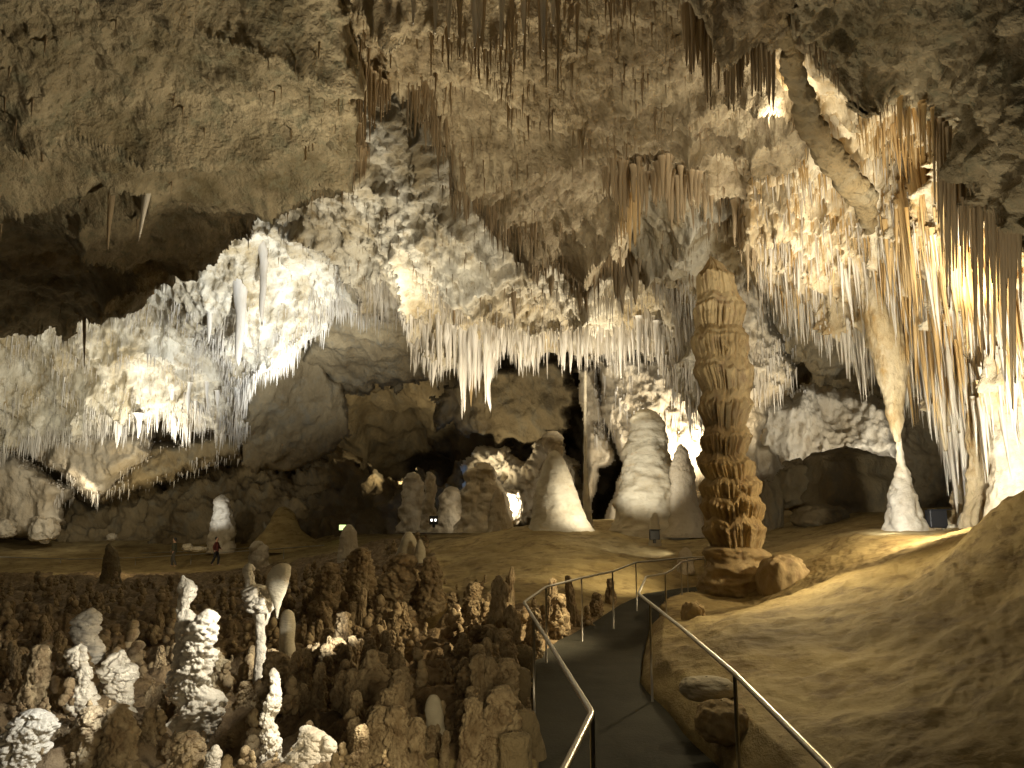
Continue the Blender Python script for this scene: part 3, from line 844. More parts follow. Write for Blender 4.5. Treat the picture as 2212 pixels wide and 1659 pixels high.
def spike(name, x, y0, y1, w, Y, mat, label, group=None, seed=0, lean=0, flute=.25, shape=1.0):
    """a hanging stalactite from its top and tip in the picture frame"""
    Y = surf_Y(x, y0, Y)
    r = w * .5 * Y / FPX
    Y = Y + .5 * r
    a, b = P(x, y0, Y), P(x + lean, y1, Y)
    L = a[2] - b[2]
    n, nth = 18, 14
    t = np.linspace(0, 1, n)
    up = r * 2.5 + .15
    z = up - t * (L + up)
    prof = r * ((1 - t) ** (.75 * shape)) * (1 + .10 * np.sin(t * 9 + seed)) + .008
    prof[:4] *= np.array([1.5, 1.3, 1.15, 1.05])
    th = np.linspace(0, 2 * math.pi, nth, endpoint=False)
    T, J = np.meshgrid(th, np.arange(n))
    T, J = T.ravel(), J.ravel()
    k = np.stack([np.cos(T) * 2.2, np.sin(T) * 2.2, z[J] * .4 + seed * 3.3], -1)
    rr = prof[J] * (1 + flute * fbm(k, 2, seed))
    wob = r * .5 * np.stack([perlin(np.stack([z * .8, 0 * z + seed * 1.7, 0 * z], -1), 5), perlin(np.stack([z * .8, 0 * z + seed * 1.7 + 50, 0 * z], -1), 6)], -1)
    dx = (b[0] - a[0])
    v = np.stack([np.cos(T) * rr + wob[J, 0] + dx * t[J], np.sin(T) * rr + wob[J, 1], z[J]], -1)
    v = np.concatenate([v, [[dx + wob[-1, 0], wob[-1, 1], z[-1] - .02]], [[0, 0, z[0]]]])
    i = np.arange(nth)
    tr = np.concatenate([np.stack([np.full(nth, n * nth), (n - 1) * nth + i, (n - 1) * nth + (i + 1) % nth], -1), np.stack([np.full(nth, n * nth + 1), (i + 1) % nth, i], -1)])
    o = mk(name, v, grid_quads(nth, n, True)[:, ::-1], mat, None, tr)
    o.location = a
    return tag(o, label, 'stalactite', group)


def cluster(n, xs, top, bot, w, Y, mat, label, group, seed, best=None, lean=0, flute=.3, pwr=1.0):
    """n stalactites along a stretch: top and bot are lists of (x, y); lengths vary, some reach the lower line"""
    r = random.Random(seed)
    tx, ty = zip(*top)
    bx, by = zip(*bot)
    out = []
    for k in range(n):
        x = xs[0] + (xs[1] - xs[0]) * (k + .5 + r.uniform(-.4, .4)) / n
        y0 = np.interp(x, tx, ty) + r.uniform(-22, 22)
        y1 = np.interp(x, bx, by)
        y1 = y0 + (y1 - y0) * (r.uniform(.35, 1.0) ** pwr)
        ww = w * r.uniform(.55, 1.3)
        out.append((y1 - y0, x, y0, y1, ww, r.uniform(-.03, .03)))
    big = max(out)
    for q in out:
        lab = best if (best and q is big) else label
        spike('stalactite', q[1], q[2], q[3], q[4], Y * (1 + q[5]), mat, lab, group, seed + int(q[1]), lean, flute)


cluster(44, (1478, 1672), [(1478, 40), (1560, 20), (1672, 60)], [(1478, 150), (1520, 215), (1560, 275), (1585, 300), (1610, 245), (1640, 205), (1672, 250)], 15, 11.3, M_SPIKE,
        'brown stalactite in the fluted curtain high above the tall column', 'stalactites of the brown curtain above the column', 3,
        'longest brown stalactite in the fluted curtain above the tall column', flute=.5)
cluster(26, (608, 694), [(608, 170), (640, 235), (694, 262)], [(608, 230), (640, 345), (660, 350), (694, 300)], 6, 13.0, M_SPIKE,
        'thin dark stalactite in the fringe hanging off the broad smooth ceiling', 'thin dark fringe on the smooth ceiling', 4,
        'longest thin dark stalactite of the fringe on the broad smooth ceiling')
cluster(20, (770, 845), [(770, 170), (845, 200)], [(770, 330), (800, 310), (845, 230)], 6, 13.4, M_SPIKE,
        'thin brown stalactite beside the dark hollow in the ceiling', 'thin brown stalactites by the dark hollow', 5)
cluster(16, (1300, 1400), [(1300, 385), (1400, 380)], [(1300, 420), (1330, 470), (1400, 540)], 11, 19.5, M_SPIKE,
        'brown stalactite against the bright patch of ceiling above the domes', 'brown stalactites in front of the bright patch', 6)
cluster(7, (1340, 1384), [(1340, 450), (1384, 430)], [(1340, 560), (1384, 540)], 14, 22, M_SPIKEG,
        'tan stalactite bundled low in front of the bright ceiling patch', 'tan bundle in front of the bright patch', 7)
cluster(16, (1410, 1510), [(1410, 380), (1510, 410)], [(1410, 490), (1450, 505), (1510, 470)], 15, 19.3, M_SPIKE,
        'thick grey-brown stalactite between the bright patch and the column top', 'thick grey stalactites near the column top', 8)
cluster(22, (1520, 1640), [(1520, 440), (1640, 500)], [(1520, 540), (1580, 530), (1615, 640), (1640, 600)], 11, 20, M_SPIKE,
        'dark stalactite hanging behind the pointed cap of the column', 'dark stalactites by the column cap', 9)
cluster(22, (1650, 1800), [(1650, 470), (1800, 590)], [(1650, 640), (1720, 660), (1800, 720)], 9, 19.5, M_SPIKEW,
        'pale stalactite on the sloping ceiling between the column and the golden wall', 'pale stalactites beyond the column', 10)
cluster(14, (905, 1055), [(905, 700), (1055, 730)], [(905, 770), (935, 800), (975, 880), (1000, 905), (1015, 870), (1060, 900)], 16, 35.5, M_SPIKEW,
        'long white stalactite in the bright cluster over the dark chamber', 'long white stalactites over the dark chamber', 12,
        'longest white stalactite over the dark chamber', pwr=.6)
spike('stalactite', 937, 745, 838, 22, 35, M_SPIKEW, 'white forked-looking stalactite apart from the bright cluster over the chamber', seed=21)
spike('stalactite', 999, 780, 908, 20, 34.6, M_SPIKEW, 'white stalactite with the lowest needle tip over the dark chamber', seed=22)
spike('stalactite', 1018, 800, 880, 13, 34.4, M_SPIKEG, 'amber stalactite among the white ones over the dark chamber', seed=23)
spike('stalactite', 1060, 740, 892, 34, 34.8, M_SPIKEW, 'broad pale stalactite with a blunt tip over the dark chamber', seed=24, lean=-4, flute=.5)
cluster(38, (1070, 1500), [(1070, 710), (1500, 730)], [(1070, 800), (1250, 815), (1500, 850)], 13, 33, M_SPIKEW,
        'white stalactite along the bright fringe above the pale domes', 'white stalactites of the bright fringe', 13)
cluster(8, (970, 1300), [(970, 610), (1300, 600)], [(970, 730), (1150, 700), (1300, 700)], 24, 30, M_SPIKE,
        'dark tapering stalactite in front of the bright fringe', 'dark stalactites in front of the bright fringe', 14)
cluster(9, (1322, 1392), [(1322, 560), (1392, 560)], [(1322, 660), (1350, 690), (1392, 650)], 26, 26, M_SPIKE,
        'dark brown stalactite merged into the hanging rock left dark above the domes', 'dark merged stalactites above the domes', 15, flute=.5)
spike('stalactite', 515, 605, 792, 34, 39, M_SPIKEW, 'thick white blunt stalactite on the bright far ceiling', seed=31, shape=.6, flute=.08)
spike('stalactite', 567, 545, 705, 24, 38.5, M_SPIKEW, 'white stalactite standing close to the thick blunt one', seed=32, shape=.8)
spike('stalactite', 451, 650, 745, 18, 40, M_SPIKEW, 'smaller white stalactite on the dark side of the thick blunt one', seed=33, shape=.8)
spike('stalactite', 182, 665, 792, 9, 24.5, M_SPIKE, 'thin black-looking stalactite silhouetted against the bright far ceiling', seed=34)
spike('stalactite', 325, 385, 520, 20, 15.3, M_SPIKEW, 'pale bent stalactite under the dim near ceiling', seed=35, lean=-24)
spike('stalactite', 240, 410, 545, 16, 15.8, M_SPIKE, 'brown narrow stalactite beside the pale bent one on the dim ceiling', seed=36, lean=-8)
spike('stalactite', 90, 250, 350, 16, 12.3, M_SPIKE, 'small tan stalactite alone on the dim ceiling', seed=37)
cluster(9, (880, 1220), [(880, -30), (1220, -20)], [(880, 100), (1100, 120), (1220, 190)], 26, 10.6, M_SPIKEW,
        'pale grey stalactite at the top of the ceiling over the middle', 'pale stalactites at the top of the ceiling', 16, flute=.4)
cluster(16, (830, 1250), [(830, 0), (1250, 20)], [(830, 150), (1100, 190), (1250, 260)], 9, 11, M_SPIKE,
        'thin brown straw stalactite at the top of the ceiling over the middle', 'thin brown straws at the top of the ceiling', 17)
cluster(30, (2018, 2210), [(2018, 270), (2070, 350), (2210, 480)], [(2018, 560), (2080, 760), (2150, 900), (2210, 900)], 10, 14.2, M_SPIKE,
        'long golden straw stalactite on the bright golden wall', 'long golden straws on the golden wall', 18, flute=.35)
cluster(24, (1840, 2020), [(1840, 240), (2020, 260)], [(1840, 330), (1930, 370), (2020, 380)], 8, 14.2, M_SPIKEG,
        'short golden stalactite under the dark ceiling edge', 'short golden stalactites under the dark ceiling edge', 19)
cluster(18, (1860, 2090), [(1860, 480), (2090, 520)], [(1860, 700), (1990, 680), (2090, 800)], 18, 18, M_SPIKEW,
        'tan stalactite on the wall above the tapering column', 'tan stalactites above the tapering column', 20)
cluster(14, (210, 560), [(210, 930), (560, 820)], [(210, 965), (330, 950), (560, 860)], 12, 47.5, M_SPIKEW,
        'white icicle-like stalactite on the lower edge of the pale far ceiling', 'white icicles on the pale far ceiling edge', 25, pwr=.5)
spike('stalactite', 258, 905, 970, 22, 47, M_SPIKEW, 'largest white icicle on the lower edge of the pale far ceiling', seed=41, lean=-4)

# ------------------------------------------------------------------ countless soda straws, one object
def straws(regions):
    vs, fs, ms = [], [], []
    off = 0
    for nm, box, n, lo, hi, rw, mi, power, edge in regions:
        for (v, nn, px, py, s) in SHELLS[nm]:
            ok = (px > box[0]) & (px < box[2]) & (py > box[1]) & (py < box[3])
            if edge:
                ok &= s < edge
            idx = np.nonzero(ok)[0]
            if len(idx) < 20:
                continue
            dens = perlin(v[idx] * .9, 77) + .5 * perlin(v[idx] * 3.1, 78)
            pr = np.clip(.35 + dens * 1.2, .02, 1)
            pk = RS.choice(idx, n, p=pr / pr.sum())
            base = v[pk] + nn[pk] * .02
            L = lo + (hi - lo) * RS.rand(n) ** power
            L *= np.clip(.75 + .6 * perlin(v[pk] * .7, 79), .35, 1.4)
            r = L * rw * (.6 + .8 * RS.rand(n))
            t = np.array([-.12, .05, .4, .75, 1.0])
            pr_ = np.array([1.3, 1.0, .66, .36, .08])
            ns = 5
            th = np.arange(ns) * 2 * math.pi / ns
            ln = RS.randn(n, 2) * .03
            q = np.zeros((n, 5, ns, 3))
            for k in range(5):
                q[:, k, :, 0] = base[:, 0:1] + r[:, None] * pr_[k] * np.cos(th)[None] + (ln[:, 0] * L * t[k])[:, None]
                q[:, k, :, 1] = base[:, 1:2] + r[:, None] * pr_[k] * np.sin(th)[None] + (ln[:, 1] * L * t[k])[:, None]
                q[:, k, :, 2] = (base[:, 2] - L * t[k])[:, None]
            g = grid_quads(ns, 5, True)[:, ::-1]
            f = g[None] + (np.arange(n) * 5 * ns)[:, None, None] + off
            vs.append(q.reshape(-1, 3))
            fs.append(f.reshape(-1, 4))
            ms.append(np.full(n * len(g), mi))
            off += n * 5 * ns
    ob = mk('soda_straw_fringe', np.concatenate(vs), np.concatenate(fs), M_SPIKEW)
    for m in (M_SPIKE, M_SPIKEG):
        ob.data.materials.append(m)
    ob.data.polygons.foreach_set('material_index', np.concatenate(ms).astype(np.int32))
    kind(ob, 'stuff')
    return tag(ob, 'countless thin straws and small stalactites covering the cave ceiling', 'soda straws')


straws([
    ('far_ceiling', (-50, 640, 700, 1000), 4600, .25, 1.1, .034, 0, 2.4, 0),
    ('far_ceiling', (-50, 640, 720, 1000), 1900, .35, 1.5, .036, 0, 2.2, 34),
    ('far_ceiling', (700, 600, 1640, 900), 4600, .25, 1.1, .036, 0, 2.4, 0),
    ('far_ceiling', (-50, 600, 720, 1000), 1500, .2, .9, .04, 0, 2.0, 70),
    ('far_ceiling', (700, 600, 1600, 900), 1700, .25, 1.1, .05, 0, 2.0, 80),
    ('far_ceiling', (700, 640, 1560, 900), 1700, .4, 1.5, .042, 0, 2.2, 40),
    ('far_ceiling', (560, 380, 1640, 640), 1500, .15, .7, .04, 1, 2.2, 0),
    ('cave_ceiling', (760, -20, 1700, 600), 1500, .15, .7, .04, 1, 2.2, 0),
    ('cave_ceiling', (880, 200, 1640, 600), 700, .3, 1.0, .045, 1, 2.0, 36),
    ('cave_ceiling', (-50, -20, 760, 710), 220, .1, .4, .05, 1, 2.0, 0),
    ('cave_ceiling', (0, 380, 760, 710), 90, .2, .6, .05, 1, 2.0, 24),
    ('cave_ceiling', (1700, 0, 2250, 560), 200, .15, .5, .05, 1, 2.0, 40),
    ('golden_wall', (1640, 100, 2230, 1080), 1800, .2, 1.1, .03, 2, 2.2, 0),
    ('golden_wall', (1640, 300, 2230, 1080), 1600, .2, 1.2, .035, 0, 2.2, 0),
    ('golden_wall', (1640, 400, 2130, 1080), 500, .4, 1.3, .05, 0, 1.8, 40),
    ('golden_wall', (1980, 280, 2250, 760), 600, .8, 2.4, .036, 2, 1.4, 0),
    ('golden_wall', (1860, 520, 2250, 1000), 700, .7, 2.4, .042, 0, 1.4, 0),
    ('dome_back_wall', (1280, 760, 1560, 960), 260, .4, 1.3, .05, 0, 1.5, 0),
    ('alcove_wall', (1590, 560, 1720, 860), 250, .3, 1.0, .05, 0, 1.5, 0),
    ('hanging_rock_wall', (40, 920, 540, 1090), 200, .3, .9, .06, 0, 1.5, 20),
])

# ------------------------------------------------------------------ popcorn stalagmites in the pit
def pop(rows, mat, label, size=.15, amp=.10, seed=0, Y=None, group=None, nth=170, nz=190, lump=.14):
    if Y is None:
        Y = floor_Y((rows[-1][0] + rows[-1][1]) / 2, rows[-1][2])
    if mat is not M_POP:
        q = []
        for i, (a, b, c) in enumerate(rows):          # slim, slightly crooked
            m = (a + b) / 2 + 7 * math.sin(i * 2.1 + seed)
            q.append((m - (b - a) * .37, m + (b - a) * .37, c))
        rows = q
    return formation('popcorn_stalagmite', rows, Y, mat, label, 'stalagmite', d_pop(size * Y / 14, amp * Y / 11, seed, lump * 1.5 * Y / 11), group, nth=nth, nz=nz)


YA = 9.3
pop([(394, 402, 1242), (386, 414, 1254), (384, 421, 1275), (385, 420, 1310), (387, 421, 1340), (384, 419, 1370), (380, 418, 1410), (376, 425, 1480), (372, 432, 1600), (360, 440, 1700)], M_PALE,
    'tall white finger-shaped popcorn stalagmite with a rounded tip, in the pit', .095, .09, 501, YA + .3)
pop([(446, 456, 1314), (432, 463, 1328), (420, 464, 1355), (404, 460, 1400), (388, 452, 1432), (376, 452, 1465), (374, 466, 1500), (384, 478, 1535), (380, 484, 1580), (370, 495, 1650), (360, 505, 1720)], M_PALE,
    'bulky white popcorn stalagmite leaning against the tall finger-shaped one', .095, .13, 502, YA, lump=.16)
pop([(192, 200, 1312), (180, 208, 1325), (174, 208, 1350), (170, 202, 1375), (168, 200, 1400), (165, 205, 1480), (160, 210, 1600)], M_PALE,
    'small white popcorn stalagmite peering over the darkness of the pit', .095, .12, 503, 12.5)
pop([(160, 178, 1390), (150, 190, 1402), (152, 194, 1430), (160, 196, 1455), (150, 200, 1485), (146, 204, 1515), (155, 200, 1545), (150, 208, 1640), (140, 215, 1720)], M_PALE,
    'knotted white popcorn stalagmite with a thin neck in the dark of the pit', .095, .12, 504, 9.4)
pop([(256, 268, 1402), (242, 280, 1420), (228, 288, 1440), (222, 292, 1458), (238, 286, 1480), (242, 288, 1510), (232, 292, 1570), (220, 300, 1680)], M_PALE,
    'white spread-armed popcorn stalagmite between the knotted one and the tall finger', .095, .13, 505, 9.6)
pop([(62, 94, 1530), (40, 106, 1546), (18, 112, 1572), (2, 113, 1600), (-10, 112, 1640), (-20, 132, 1680), (-40, 150, 1780)], M_PALE,
    'fat pale popcorn stalagmite at the lower corner of the pit', .095, .12, 506, 6.9, lump=.14)
pop([(590, 602, 1442), (580, 607, 1462), (572, 612, 1500), (560, 612, 1550), (552, 613, 1600), (556, 618, 1640), (550, 624, 1680), (530, 640, 1760)], M_PALE,
    'brightest white popcorn pillar, spindle-shaped, directly under the thin twisted stem', .095, .11, 507, 6.5)
pop([(658, 676, 1566), (642, 690, 1590), (628, 702, 1630), (620, 716, 1670), (600, 740, 1760)], M_PALE,
    'cream popcorn mound with a notched top at the bottom edge of the pit', .095, .12, 508, 6.3)
pop([(698, 710, 1588), (690, 722, 1610), (690, 726, 1660), (680, 735, 1740)], M_PALE,
    'small cream popcorn knob attached beside the notched popcorn mound', .095, .1, 509, 6.25)
pop([(454, 468, 1608), (446, 478, 1630), (444, 480, 1665), (435, 490, 1760)], M_PALE,
    'narrow popcorn stump at the bottom edge below the bulky white stalagmite', .095, .09, 510, 6.5)
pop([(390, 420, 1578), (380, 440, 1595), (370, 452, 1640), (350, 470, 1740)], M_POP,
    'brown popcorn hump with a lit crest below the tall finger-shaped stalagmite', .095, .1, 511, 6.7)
pop([(463, 478, 1398), (452, 490, 1412), (448, 494, 1432), (454, 490, 1455), (446, 496, 1520), (440, 505, 1600)], M_GOLD,
    'amber popcorn knob glowing behind the bulky white stalagmite', .095, .1, 512, 10.5)

# stem with a coral head and a tilted drip cap
so = P(565, 1480, 12.2)
stem = empty('capped_stalagmite', so, 'thin twisted white stem carrying a coral head and a tilted smooth drip cap', 'stalagmite')
turned('stem', [(548, 580, 1310), (553, 574, 1340), (556, 573, 1370), (557, 571, 1410), (555, 572, 1440), (552, 576, 1480), (540, 590, 1600)], 12.2, M_PALE, d_pop(.10, .06, 520, .05), 60, 90, stem, .9, so)
turned('coral_head', [(548, 562, 1262), (538, 578, 1275), (534, 586, 1290), (540, 584, 1306), (548, 578, 1322)], 12.2, M_PALE, d_pop(.11, .12, 521, .08), 90, 60, stem, .9, so)
turned('coral_branch', [(534, 541, 1217), (529, 546, 1228), (530, 546, 1245), (533, 548, 1258), (536, 552, 1280)], 12.2, M_PALE, d_pop(.10, .08, 522, .05), 60, 50, stem, .9, so)
turned('drip_cap', [(604, 620, 1216), (590, 628, 1224), (579, 627, 1242), (575, 624, 1262), (580, 618, 1280), (588, 610, 1298), (594, 603, 1318), (597, 600, 1335)], 12.0, M_DOME, d_flow(.02, 1, .03, 523, .01), 60, 70, stem, .6, so)

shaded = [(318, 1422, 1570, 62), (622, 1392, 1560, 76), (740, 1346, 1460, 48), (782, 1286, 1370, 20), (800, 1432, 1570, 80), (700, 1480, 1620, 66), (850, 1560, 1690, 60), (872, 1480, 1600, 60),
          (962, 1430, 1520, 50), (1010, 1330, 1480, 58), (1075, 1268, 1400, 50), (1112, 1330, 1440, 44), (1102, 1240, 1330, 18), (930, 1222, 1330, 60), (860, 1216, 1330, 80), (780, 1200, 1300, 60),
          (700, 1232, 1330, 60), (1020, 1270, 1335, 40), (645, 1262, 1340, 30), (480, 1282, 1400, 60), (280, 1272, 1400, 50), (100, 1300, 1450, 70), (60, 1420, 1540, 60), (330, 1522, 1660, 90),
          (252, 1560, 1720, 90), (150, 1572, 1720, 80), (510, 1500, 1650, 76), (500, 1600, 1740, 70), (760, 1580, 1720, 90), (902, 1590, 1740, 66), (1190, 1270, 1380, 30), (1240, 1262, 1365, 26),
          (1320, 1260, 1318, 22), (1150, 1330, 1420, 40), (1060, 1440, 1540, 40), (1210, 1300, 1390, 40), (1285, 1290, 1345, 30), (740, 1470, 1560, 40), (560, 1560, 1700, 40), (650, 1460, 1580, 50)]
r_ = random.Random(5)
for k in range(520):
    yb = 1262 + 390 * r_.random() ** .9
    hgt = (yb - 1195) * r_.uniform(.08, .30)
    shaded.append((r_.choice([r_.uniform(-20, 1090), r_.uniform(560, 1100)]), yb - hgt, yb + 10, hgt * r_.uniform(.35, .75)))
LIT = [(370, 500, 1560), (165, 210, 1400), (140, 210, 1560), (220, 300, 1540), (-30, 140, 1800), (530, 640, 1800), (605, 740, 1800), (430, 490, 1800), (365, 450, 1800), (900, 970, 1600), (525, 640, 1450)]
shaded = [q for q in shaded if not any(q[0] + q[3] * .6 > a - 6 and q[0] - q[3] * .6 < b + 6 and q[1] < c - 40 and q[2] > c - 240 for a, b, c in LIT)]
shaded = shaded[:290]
# twelve differently lobed popcorn stalagmites, one metre tall; the rest are turned and scaled copies of them
PROTO = []
for k in range(12):
    rp = random.Random(100 + k)
    nth, nz = 110, 130
    th = np.linspace(0, 2 * math.pi, nth, endpoint=False)
    tz = np.linspace(0, 1, nz)
    pr_ = (.14 + .20 * tz ** .8) * np.sqrt(np.clip(1 - (1 - np.clip(tz / .12, 0, 1)) ** 2, 1e-4, 1))
    pr_ = pr_ * (1 + .28 * np.array([perlin(np.array([[t * 3.2, k * 7.7, 0]]), 3)[0] for t in tz]))
    T, J = np.meshgrid(th, np.arange(nz))
    T, J = T.ravel(), J.ravel()
    dr = np.stack([np.cos(T), np.sin(T), 0 * T], -1)
    cx = .10 * perlin(np.stack([tz * 2.2, 0 * tz + k * 3.3, 0 * tz], -1), 8)
    v = dr * pr_[J][:, None] + np.stack([cx[J], 0 * T, 1.12 - 1.24 * tz[J]], -1)
    g = np.clip(pr_[J] / .1, 0, 1)
    v = v + dr * (g * (.16 * fbm(v * 2.6 + k * 9, 3, 40 + k) + .09 * (knobs(v + k * 5, .19, 50 + k) - .5) + .10 * (knobs(v + k * 5, .085, 70 + k) - .5) + .03 * (knobs(v + k * 5, .04, 75 + k) - .5)))[:, None]
    v[:, 2] += (g * .03 * (knobs(v + k, .12, 60 + k) - .5))
    v = np.concatenate([v, [v[:nth].mean(0)], [v[-nth:].mean(0)]])
    i = np.arange(nth)
    tr = np.concatenate([np.stack([np.full(nth, nth * nz), (i + 1) % nth, i], -1), np.stack([np.full(nth, nth * nz + 1), (nz - 1) * nth + i, (nz - 1) * nth + (i + 1) % nth], -1)])
    PROTO.append((v, grid_quads(nth, nz, True)[:, ::-1], tr))
POP_OB = []
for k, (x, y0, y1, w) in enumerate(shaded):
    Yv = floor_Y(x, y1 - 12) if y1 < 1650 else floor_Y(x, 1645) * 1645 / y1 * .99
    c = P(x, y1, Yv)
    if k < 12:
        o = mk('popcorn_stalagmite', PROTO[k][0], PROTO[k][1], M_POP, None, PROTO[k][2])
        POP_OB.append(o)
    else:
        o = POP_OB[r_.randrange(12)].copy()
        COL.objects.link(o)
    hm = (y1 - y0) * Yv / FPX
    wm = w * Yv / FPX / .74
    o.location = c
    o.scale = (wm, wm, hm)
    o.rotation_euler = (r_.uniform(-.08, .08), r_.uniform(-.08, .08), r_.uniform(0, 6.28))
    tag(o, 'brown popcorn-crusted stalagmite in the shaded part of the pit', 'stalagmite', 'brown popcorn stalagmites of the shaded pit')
formation('egg_stalagmite', [(930, 942, 1500), (922, 950, 1512), (918, 954, 1532), (920, 956, 1552), (916, 960, 1590)], floor_Y(938, 1575), M_DOME, 'smooth tan egg-shaped stalagmite among popcorn near the path curb', 'stalagmite', d_flow(.01, 2, .04, 560, .01), nth=60, nz=50)
formation('egg_stalagmite', [(616, 626, 1316), (610, 634, 1326), (607, 637, 1350), (606, 634, 1380), (600, 640, 1430)], 13.5, M_DOME, 'smooth tan bullet-shaped stalagmite close to the capped stem', 'stalagmite', d_flow(.01, 2, .04, 561, .01), nth=60, nz=50)

# countless small popcorn nodules on the pit floor, one object
cand = np.nonzero((pit > .5) & (fp[:, 1] > 5) & (fp[:, 1] < 40))[0]
NT, NK = 1300, 14
ctr = fp[RS.choice(cand, NT)]
dist = np.hypot(ctr[:, 0], ctr[:, 1])
H = np.clip(dist * (.008 + .030 * RS.rand(NT) ** 2), .06, .6)
uu = RS.rand(NT, NK)
aa = RS.rand(NT, NK) * 6.283
ra = H[:, None] * .34 * (1.05 - uu) * np.sqrt(RS.rand(NT, NK))
bc = np.stack([ctr[:, 0:1] + ra * np.cos(aa), ctr[:, 1:2] + ra * np.sin(aa), ctr[:, 2:3] + H[:, None] * uu], -1).reshape(-1, 3)
sz = (H[:, None] * (.09 + .12 * RS.rand(NT, NK))).reshape(-1)
tq, pq = np.meshgrid(np.arange(7) * 2 * math.pi / 7, np.linspace(.12, math.pi - .12, 5))
unit = np.stack([np.cos(tq) * np.sin(pq), np.sin(tq) * np.sin(pq), np.cos(pq)], -1).reshape(-1, 3)
nv_ = bc[:, None] + unit[None] * sz[:, None, None] * (1 + .09 * RS.randn((NT * NK), 35, 1)).clip(.7, 1.3) * np.stack([np.ones((NT * NK)), np.ones((NT * NK)), .8 + .6 * RS.rand((NT * NK)) ** 2], -1)[:, None]
nf_ = grid_quads(7, 5, True)[:, ::-1][None] + (np.arange((NT * NK)) * 35)[:, None, None]
tag(kind(mk('popcorn_gravel', nv_.reshape(-1, 3), nf_.reshape(-1, 4), M_POP), 'stuff'), 'countless small knobs of cave popcorn covering the floor of the pit', 'cave popcorn')

# rough rock curb at the edge of the path
for k, (x, y0, y1, w) in enumerate([(1128, 1392, 1470, 40), (1116, 1440, 1560, 46), (1102, 1470, 1560, 22), (1132, 1530, 1680, 52), (1110, 1580, 1720, 54)]):
    Yv = 2.2 * FPX / (1659 - 1102 + (y1 - 1659)) if y1 > 1500 else 10.6
    Yv = [10.8, 9.0, 9.1, 7.4, 6.8][k]
    rows = [(x - w * .3, x + w * .3, y0), (x - w * .45, x + w * .42, y0 + 12), (x - w * .5, x + w * .5, (y0 + y1) / 2), (x - w * .55, x + w * .52, y1), (x - w * .6, x + w * .6, y1 + 40)]
    formation('curb_rock', rows, Yv, M_BACK, ['low rounded curb rock farthest along the path edge', 'squared brown curb rock below the railing corner', 'thin pale blade of rock stuck behind the curb', 'upright curb rock beside the dark path', 'broad curb rock at the bottom of the path edge'][k], 'rock',
              lambda v, T, t, r: .05 * fbm(v * 2.5, 4, 570 + k) + .05 * ridged(v * 1.5, 2, 575 + k), nth=60, nz=60)


# ------------------------------------------------------------------ boulders
def boulder(name, x, y, wx, wy, Y, mat, label, seed, rough=.18, flat=1.0, pits=0):
    n = 44
    th = np.linspace(0, 2 * math.pi, n * 2, endpoint=False)
    ph = np.linspace(.02, math.pi - .02, n)
    T, Q = np.meshgrid(th, ph)
    d = np.stack([np.cos(T) * np.sin(Q), np.sin(T) * np.sin(Q), np.cos(Q)], -1).reshape(-1, 3)
    d4 = np.sign(d) * np.abs(d) ** .8
    rx, rz = wx * .5 * Y / FPX, wy * .5 * Y / FPX
    k = 1 + rough * ridged(d * 1.1 + seed, 3, seed) * .6 + rough * .5 * fbm(d * 2.3 + seed, 4, seed + 2)
    if pits:
        k = k - pits * knobs(d * 1.2 + seed, .3, seed + 4)
    v = d4 * k[:, None] * np.array([rx, rx * flat, rz])
    c = P(x, y, Y)
    o = mk(name, v + np.array([0, 0, rz * .5]), grid_quads(n * 2, n, True), mat)
    o.location = c - np.array([0, 0, rz * .5])
    return tag(o, label, 'boulder')


boulder('boulder', 1835, 1060, 190, 150, 31, M_BACK, 'huge brown boulder in the alcove with a sunken dark hole beneath it', 601, .25)
boulder('boulder', 1720, 1050, 80, 90, 31.5, M_BACK, 'dark angular boulder wedged behind the column', 602, .3)
boulder('boulder', 1660, 1090, 50, 130, 30, M_BACK, 'upright dark rock directly behind the column base', 603, .25)
boulder('boulder', 1770, 1120, 90, 50, 29, M_BACK, 'low dark rock below the huge alcove boulder', 604, .3)
boulder('boulder', 1968, 1140, 36, 26, 19.8, M_POP, 'dark porous rock at one end of the rubble on the slope', 605, .3, 1, .2)
boulder('boulder', 2000, 1146, 62, 28, 18.8, M_POP, 'long dark porous rock in the rubble on the slope', 606, .3, .6, .2)
boulder('boulder', 1986, 1128, 18, 18, 19.6, M_DOME, 'small round tan rock on top of the rubble on the slope', 607, .12)
boulder('boulder', 2036, 1134, 30, 24, 19, M_DOME, 'rounded pale boulder behind the long porous rock', 608, .12)
boulder('boulder', 2060, 1142, 22, 18, 18.4, M_DOME, 'small pale boulder next to the cream cone', 609, .12)
formation('small_stalagmite', [(2076, 2080, 1107), (2068, 2088, 1125), (2064, 2092, 1150), (2060, 2098, 1170)], 18.6, M_DOME, 'short cream cone standing at the rubble below the white pillar', 'stalagmite', d_flow(.02, 3, .04, 610, .01), nth=40, nz=40)
formation('small_stalagmite', [(2088, 2096, 1132), (2082, 2104, 1145), (2078, 2108, 1175)], 18.0, M_DOME, 'stubby cream stump beside the short cream cone', 'stalagmite', d_flow(.02, 3, .04, 611, .01), nth=40, nz=40)
boulder('stone_slab', 1527, 1488, 104, 44, 7.9, M_DOME, 'flat-topped block of stone at the lip of the slope', 612, .12, .7)
boulder('boulder', 1560, 1560, 90, 70, 7.2, M_COL, 'dark broken rock under the flat-topped block', 613, .25)
boulder('boulder', 1690, 1255, 90, 100, 17.2, M_COL, 'tan wedge of rock leaning on the column pedestal', 614, .2)
boulder('boulder', 1498, 1330, 46, 50, 13.4, M_COL, 'knobby cream rock at the foot of the column by the path', 615, .25, 1, .12)
